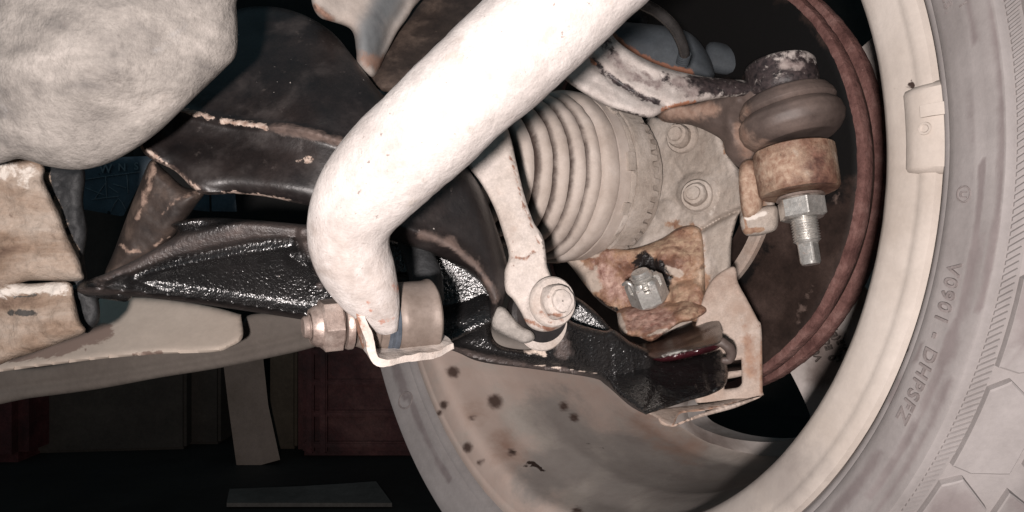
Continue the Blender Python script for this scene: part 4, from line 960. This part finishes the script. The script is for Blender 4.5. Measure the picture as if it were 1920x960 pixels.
relief("ball_joint_seat", [(1180, 640), (1226, 668), (1262, 676), (1300, 668), (1352, 652, 'c'), (1364, 690), (1360, 722), (1332, 740), (1290, 752), (1240, 768), (1211, 777, 'c'), (1150, 730), (1130, 680)],
       [(1180, 700, 0.405), (1300, 710, 0.398), (1355, 690, 0.408)], M_black, thick=0.02, bulge=0.006, edge=10, step=3.2, parent=ca, noise=[(0.0014, 120), (0.0009, 420)],
       feats=[([(1226, 668), (1232, 720), (1212, 776)], 8, -0.0015), ([(1322, 662), (1326, 700), (1335, 738)], 7, -0.0018), ([(1230, 720), (1262, 732), (1300, 722)], 6, 0.0012)])
relief("shadowed_web", [(1060, 560), (1078, 556), (1112, 580), (1148, 618), (1160, 640), (1100, 630), (1060, 610)], [(1100, 600, 0.42)], M_black, thick=0.012, bulge=0.004, edge=10, step=5, parent=ca)
relief("ridge_fillet", [(742, 452), (800, 470), (870, 505), (920, 560), (925, 600), (880, 625), (830, 640), (790, 600), (750, 540)], [(760, 520, 0.392), (900, 560, 0.372), (820, 620, 0.362)], M_black, thick=0.01, bulge=0.004, edge=14, step=4.5, parent=ca,
       feats=[([(800, 600), (880, 590), (920, 560)], 18, 0.003)])

# ball joint: sleeve, boot, castle nut
bj = thing("ball_joint", "lower ball joint with shiny castle nut and oily black boot", "ball joint", P(1210, 560, 0.43))
BA = to3(P(1222, 575, 0.440), P(1196, 508, 0.433)); BA /= np.linalg.norm(BA)
cn = hexnut("castle_nut", P(1221, 566, 0.4370), BA, 0.0094, 0.0150, M_steel, bj, hole=0.0062, rot=0.25, slots=6)
threads("stud_end", P(1221, 566, 0.4370) + BA * 0.0095, BA, 0.0060, 0.0088, 0.0015, M_steel, cn, dep=0.0008)
pa = P(1172, 536, 0.4255); pb = P(1186, 541, 0.424)
sweep("split_pin", [(1168, 534, 0.4270, 0.0009), (1176, 530, 0.4240, 0.0011), (1184, 536, 0.4235, 0.0011), (1188, 548, 0.4250, 0.0008)], M_steel, n=12, step=0.0008, parent=cn)
relief("boot_skirt", [(1168, 648), (1205, 644), (1235, 634), (1262, 620), (1292, 606), (1316, 592), (1334, 586), (1350, 606), (1352, 640), (1320, 652), (1270, 664), (1232, 672), (1205, 668)],
       [(1200, 655, 0.428), (1270, 640, 0.416), (1340, 610, 0.424)], M_skirt, thick=0.012, bulge=0.004, edge=12, step=3.2, parent=bj, noise=[(0.0007, 160)],
       feats=[([(1180, 652), (1240, 642), (1300, 618), (1332, 600)], 4, 0.0022), ([(1190, 660), (1250, 652), (1310, 630), (1342, 614)], 3.5, -0.0022), ([(1205, 664), (1262, 656), (1316, 640), (1348, 628)], 4, 0.0022),
              ([(1215, 640), (1270, 625), (1310, 604)], 3, -0.0016)])
relief("grease_seal", [(1204, 664), (1236, 664), (1280, 656), (1330, 642), (1352, 636), (1346, 654), (1300, 668), (1250, 678), (1222, 674)], [(1270, 650, 0.411)], M_grease, thick=0.012, bulge=0.003, edge=10, step=4, parent=bj, noise=[(0.0010, 260)])
sweep("torn_boot_flap", [(1318, 640, 0.405, 0.0016), (1335, 638, 0.402, 0.0022), (1358, 645, 0.400, 0.0026), (1372, 662, 0.401, 0.0024), (1366, 676, 0.402, 0.0019), (1354, 676, 0.402, 0.0014)], M_rubber, n=18, step=0.0012, parent=bj, noise=[(0.0008, 300)])

# ------------------------------------------------------------------ dust shield bracket behind the ball joint
sh = thing("shield_bracket", "bent dusty sheet bracket with slot below the knuckle", "bracket", P(1380, 680, 0.44))
relief("upright_plate", [(1318, 560), (1340, 520), (1376, 500), (1384, 530), (1400, 560), (1420, 598), (1428, 620), (1430, 735, 'c'), (1424, 744), (1330, 762), (1300, 740), (1300, 640)],
       [(1330, 560, 0.440), (1420, 600, 0.430), (1380, 740, 0.420)], M_shield, thick=0.0025, bulge=0.0012, edge=5, step=4, parent=sh, noise=[(0.0005, 120)],
       holes=[[(1362, 678, 'c'), (1390, 674, 'c'), (1391, 718, 'c'), (1384, 726), (1358, 730, 'c')]], feats=[([(1345, 640), (1372, 652), (1388, 640)], 12, -0.002)])
for c in sh.children: paint(c, "rust", [([(1402, 640), (1408, 700)], 24, .75), ([(1395, 612)], 12, .6), ([(1428, 640), (1428, 735)], 5, .8), ([(1390, 600)], 8, .6)]); paint(c, "black", [([(1340, 625), (1362, 640), (1376, 655)], 14, .62)])
relief("slot_bar", [(1340, 702), (1395, 694), (1395, 704), (1340, 713)], [(1370, 702, 0.445)], M_shield, thick=0.004, bulge=0.001, edge=4, step=5, parent=sh)
relief("foot_flange", [(1204, 772, 'c'), (1240, 766), (1330, 756), (1400, 742), (1428, 738, 'c'), (1424, 746), (1380, 758), (1320, 770), (1275, 776), (1262, 798), (1236, 786), (1222, 778)],
       [(1210, 770, 0.405), (1330, 765, 0.408), (1420, 745, 0.420)], M_shield, thick=0.0025, bulge=0.001, edge=4, step=3.5, parent=sh, feats=[([(1262, 796), (1275, 774), (1330, 766), (1420, 744)], 4, 0.0012)])
for c in sh.children:
    if c.name.startswith("foot_flange"): paint(c, "rust", [([(1262, 796), (1275, 774), (1330, 766), (1380, 755)], 5, .9), ([(1206, 772), (1230, 770)], 6, .7)])
relief("folded_lip", [(1236, 784), (1262, 797, 'c'), (1330, 770), (1424, 744), (1380, 764), (1330, 778), (1290, 790), (1262, 800), (1240, 796)], [(1300, 780, 0.403), (1420, 745, 0.416)], M_shield, thick=0.002, bulge=0.001, edge=4, step=3.5, parent=sh)

# ------------------------------------------------------------------ grey lever with bolt
lv = thing("link_lever", "dusty grey flat lever bolted beside the ribbed boot", "lever", P(980, 420, 0.37))
relief("lever_plate", [(830, 240), (880, 180), (930, 190), (950, 236), (958, 262), (974, 330), (985, 372), (1000, 415), (1018, 445), (1024, 480), (1026, 500), (1038, 524), (1062, 536), (1071, 560), (1068, 592), (1050, 614), (1020, 622),
                      (992, 612), (976, 584), (962, 562), (948, 545), (946, 510), (954, 480), (944, 440), (926, 388), (898, 338), (860, 292)],
       [(860, 230, 0.375), (960, 300, 0.372), (960, 420, 0.368), (1030, 570, 0.360)], M_lever, thick=0.007, bulge=0.0028, edge=10, step=4.2, parent=lv, noise=[(0.0007, 110), (0.0003, 500)],
       feats=[([(950, 250), (968, 330), (990, 405), (1010, 450), (1014, 490)], 4, -0.0008), ([(948, 478), (975, 482), (1000, 470)], 4, -0.001)], blobs=[(1030, 574, 42, 0.0035)])
for c in lv.children: paint(c, "rust", [([(958, 482), (985, 485), (1002, 472)], 6, .62), ([(956, 290), (980, 380), (1012, 460)], 4, .75), ([(985, 600), (1030, 618), (1060, 600)], 8, .85), ([(1000, 580), (1010, 560)], 8, .55)])
bolt("flange_bolt", 1038, 566, 0.353, 0.0072, lv, M_lever, axis=(0.42, -0.90, 0.10), washer=1.55, h=0.007, hexa=False)
for c in lv.children:
    if c.name.startswith("flange_bolt"):
        paint(c, "rust", [([(1010, 585), (1030, 600), (1058, 596)], 9, .85)])
        for g in c.children: paint(g, "rust", [([(1030, 590), (1050, 592)], 8, .7), ([(1028, 556)], 6, .6)])
ru = thing("lever_bushing", "black rubber bushing with flaking white mud under the lever end", "bushing", P(985, 600, 0.385))
lathe("rubber_ring", P(998, 590, 0.380), (0.42, -0.90, 0.10), [(0, 0.0001), (0, 0.0135), (0.003, 0.0148), (0.009, 0.0148), (0.0105, 0.0130), (0.0105, 0.0001)], M_blackrub, n=48, parent=ru)
lathe("washer", P(1014, 604, 0.372), (0.42, -0.90, 0.10), [(0, 0.0001), (0, 0.0130), (0.001, 0.0134), (0.0018, 0.0128), (0.0018, 0.0001)], M_lever, n=48, parent=ru)
relief("mud_flake", [(928, 578), (944, 576), (958, 590), (976, 610), (998, 622), (1002, 636), (984, 644), (962, 636), (936, 624), (922, 610)], [(950, 605, 0.360)], M_lump, thick=0.008, bulge=0.004, edge=12, step=3, parent=ru, noise=[(0.0010, 240), (0.0005, 700)])

# ------------------------------------------------------------------ stabiliser bar and its end link
sb = sweep("stabilizer_bar", [(1400, -315, 0.252, 0.0178), (1250, -172, 0.253, 0.0178), (1110, -42, 0.254, 0.0178), (990, 70, 0.256, 0.0177), (870, 180, 0.259, 0.0175), (772, 272, 0.264, 0.0171), (706, 332, 0.269, 0.0167), (661, 388, 0.273, 0.0159), (644, 440, 0.276, 0.0150),
            (655, 486, 0.279, 0.0143), (679, 526, 0.281, 0.0133, 0.9), (701, 560, 0.283, 0.0114, 0.8), (717, 590, 0.284, 0.0084, 0.75), (724, 614, 0.286, 0.0050, 0.7)], M_bar, n=84, step=0.0016, relax=60, noise=[(0.0010, 30), (0.0004, 130)],
           label="thick bent white dusty tube crossing in front of everything", cat="stabilizer bar")
paint(sb, "grime", [([(690, 490), (735, 560)], 80, .42), ([(600, 420), (640, 500), (690, 560)], 50, .45), ([(690, 560), (720, 600)], 40, .5), ([(726, 288), (745, 290), (738, 322)], 8, .6), ([(590, 430), (600, 500)], 30, .42), ([(700, 545)], 40, .36)])
paint(sb, "rust", [([(736, 528), (742, 545)], 16, .5), ([(690, 566), (696, 585)], 9, .5), ([(716, 606), (735, 596)], 14, .45)])
el = thing("end_link", "stabilizer end link with brown nut, bent strap and sleeve", "end link", P(720, 600, 0.305))
NA = np.array([-0.90, -0.42, -0.06]); NA /= np.linalg.norm(NA)
nutc = P(640, 607, 0.290)
fn_ = lathe("flange_washer", nutc + NA * -0.003, NA, [(0, 0.0001), (0, 0.0096), (0.0015, 0.0096), (0.0024, 0.0090), (0.0024, 0.0001)], M_bsteel, n=48, parent=el)
nt_ = hexnut("lock_nut", nutc, NA, 0.0086, 0.0078, M_bsteel, el, hole=0.0, rot=0.12)
lathe("nut_collar", nutc + NA * 0.0072, NA, [(0, 0.0001), (0, 0.0078), (0.0022, 0.0074), (0.0040, 0.0062), (0.0040, 0.0050), (0.0030, 0.0048)], M_bsteel, n=48, parent=nt_)
threads("stud_end", nutc + NA * 0.0072, NA, 0.0046, 0.0058, 0.0012, M_bsteel, nt_, dep=0.0006)
sl = nutc - NA * 0.0055
lathe("outer_sleeve", sl, -NA, densify([(0.0135, 0.0001), (0.0135, 0.0122), (0.0148, 0.0130), (0.0160, 0.0133), (0.0262, 0.0133), (0.0272, 0.0138), (0.0282, 0.0138), (0.0290, 0.0130), (0.0290, 0.0001)], 0.002), M_bronze, n=80, parent=el, noise=[(0.0001, 200)])
lathe("blue_band", sl, -NA, [(0.0092, 0.0001), (0.0092, 0.0119), (0.0102, 0.0127), (0.0114, 0.0124), (0.0120, 0.0129), (0.0132, 0.0129), (0.0136, 0.0001)], M_bluesteel, n=80, parent=el)
lathe("inner_sleeve", sl, -NA, densify([(-0.001, 0.0001), (-0.001, 0.0086), (0.001, 0.0096), (0.003, 0.0107), (0.0040, 0.0101), (0.0060, 0.0114), (0.0068, 0.0109), (0.0092, 0.0119), (0.0092, 0.0001)], 0.0015), M_bronze, n=80, parent=el, noise=[(0.0004, 250)])
ln = [P(650, 560, 0.279), P(660, 578, 0.278), P(676, 610, 0.276), P(688, 648, 0.275), P(694, 668, 0.275), P(708, 684, 0.275), P(732, 688, 0.277), P(775, 678, 0.284), P(815, 667, 0.291), P(850, 654, 0.297)]
sheet("bent_strap", ln, np.array([-0.017, 0.040, 0.007]), 0.0026, M_lever, parent=el, step=0.0012, m=20, noise=(0.0016, 110))
for c in el.children:
    if c.name.startswith("bent_strap"): paint(c, "rust", [([(655, 560), (668, 610), (676, 650)], 15, 1.0), ([(640, 560)], 12, .8)])
sweep("link_rod", [(800, 560, 0.345, 0.0075), (798, 520, 0.352, 0.0072), (785, 480, 0.362, 0.0070), (770, 440, 0.370, 0.0068)], M_dkgrey, n=24, parent=el)

# ------------------------------------------------------------------ subframe side: mud lump, blocks, pan, tray
mount = relief("mud_crusted_housing", [(-60, -60), (200, -70), (436, -50), (443, 10), (446, 60), (442, 104), (418, 132), (372, 176), (335, 212), (300, 245), (258, 276), (205, 305), (150, 318), (90, 312), (40, 298), (-60, 284)],
       [(0, 0, 0.275), (200, 130, 0.268), (420, 40, 0.290), (250, 250, 0.288), (0, 280, 0.285), (80, 120, 0.268)], M_lump, thick=0.05, bulge=0.007, edge=45, step=6, noise=[(0.0018, 30), (0.0009, 110), (0.0004, 320)],
       label="large grey mud crusted housing filling the top left corner", cat="housing")
sf = thing("subframe_mount", "tan mud covered subframe mount at the left edge with black rubber side", "subframe mount", P(70, 450, 0.36))
relief("upper_block", [(-60, 262), (60, 280), (84, 315), (82, 335), (96, 368), (112, 400), (126, 440), (146, 480), (154, 505), (150, 526), (60, 526), (-60, 532)], [(0, 300, 0.345), (120, 480, 0.352), (0, 500, 0.350)], M_block, thick=0.010, bulge=0.008, edge=30, step=4.5, parent=sf,
       noise=[(0.0050, 60), (0.0022, 200)])
relief("lower_block", [(-60, 538), (60, 532), (128, 529), (140, 560), (150, 600), (160, 622), (120, 640), (40, 668), (-60, 690)], [(0, 600, 0.350), (140, 580, 0.355)], M_block, thick=0.012, bulge=0.006, edge=22, step=4.5, parent=sf, noise=[(0.0036, 70), (0.0016, 260)])
for c in sf.children:
    if c.name.startswith("lower_block"): paint(c, "black", [([(25, 558), (66, 554)], 5, .9), ([(20, 586), (66, 588)], 12, .75)]); paint(c, "pale", [([(0, 545), (120, 540)], 26, .62)])
    if c.name.startswith("upper_block"): paint(c, "pale", [([(0, 320), (50, 330)], 50, .5)])
relief("rubber_core", [(60, 300), (120, 310), (158, 318), (156, 380), (164, 430), (158, 480), (166, 530), (184, 560), (187, 596), (176, 614), (160, 624), (140, 590), (110, 500), (70, 400)], [(120, 400, 0.364), (165, 580, 0.372)], M_dkgrey, thick=0.03, bulge=0.008, edge=24, step=4.5, parent=sf,
       noise=[(0.0020, 120), (0.0012, 400)])
for c in sf.children:
    if c.name.startswith("rubber_core"): paint(c, "pale", [([(88, 330), (110, 400), (140, 470), (150, 500)], 16, .62), ([(137, 463), (147, 468)], 7, 1.0)])
sweep("cross_bolt", [(150, 540, 0.372, 0.0040), (185, 541, 0.368, 0.0044), (235, 546, 0.362, 0.0048)], M_black, n=20, parent=ca)
relief("floor_pan", [(-60, 640), (0, 640), (150, 600), (190, 556, 'c'), (300, 560), (400, 576), (452, 590, 'c'), (455, 632), (432, 650), (400, 660), (300, 664), (200, 672), (100, 684), (0, 697), (-60, 704)], [(0, 680, 0.44), (300, 600, 0.46), (450, 610, 0.45)], M_pan,
       thick=0.02, bulge=0.004, edge=12, step=5, noise=[(0.0010, 20)], label="smooth beige pan under the left end of the black arm", cat="pan")
for o in COL.objects:
    if o.name == "floor_pan": paint(o, "grime", [([(-20, 660), (100, 650), (200, 620)], 40, .8), ([(160, 657)], 9, .9), ([(250, 665), (300, 662)], 12, .7)])
relief("under_tray", [(-60, 690), (60, 690), (180, 668), (330, 640), (440, 620), (470, 590), (560, 590), (640, 606), (640, 626), (592, 650), (500, 672), (400, 692), (300, 708), (180, 730), (60, 746), (-60, 762)], [(0, 720, 0.50), (300, 670, 0.50), (600, 620, 0.47)], M_tray,
       thick=0.012, bulge=0.003, edge=12, step=4.5, feats=[([(-60, 738), (180, 706), (400, 670), (560, 632)], 7, -0.0016)], label="long grey tray edge curving below the beige pan", cat="tray")
relief("damper_bracket", [(575, -60), (583, -4), (590, 20), (602, 34), (620, 40), (650, 50), (663, 64), (668, 96), (672, 122), (700, 144), (724, 100), (745, 60), (772, 20), (810, -60)], [(600, 0, 0.36), (700, 120, 0.375), (800, 0, 0.400)], M_bracket, thick=0.02, bulge=0.008, edge=26, step=4.5,
       noise=[(0.0012, 80)], feats=[([(590, 10), (620, 36)], 7, 0.002), ([(720, -30), (690, 60), (680, 120)], 26, 0.004), ([(760, 10), (735, 50), (715, 100)], 10, -0.003)], label="dusty bracket casting at the top behind the bent tube", cat="bracket")
for o in COL.objects:
    if o.name == "damper_bracket": paint(o, "rust", [([(590, 12), (618, 34)], 14, .9), ([(680, 110), (720, 120)], 26, .8)]); paint(o, "grey", [([(740, -20), (700, 50), (690, 90)], 60, .9)])  # grey stroke paints bluish shade over the bracket's right part
relief("damper_mount", [(700, 70), (760, -60), (900, -60), (880, 60), (740, 170), (676, 132), (690, 110)], [(760, 60, 0.405), (700, 130, 0.385), (860, 0, 0.42)], M_strut, thick=0.02, bulge=0.006, edge=20, step=6, noise=[(0.0010, 100)],
       label="dark brown mount half hidden between dusty bracket and bent tube", cat="mount")
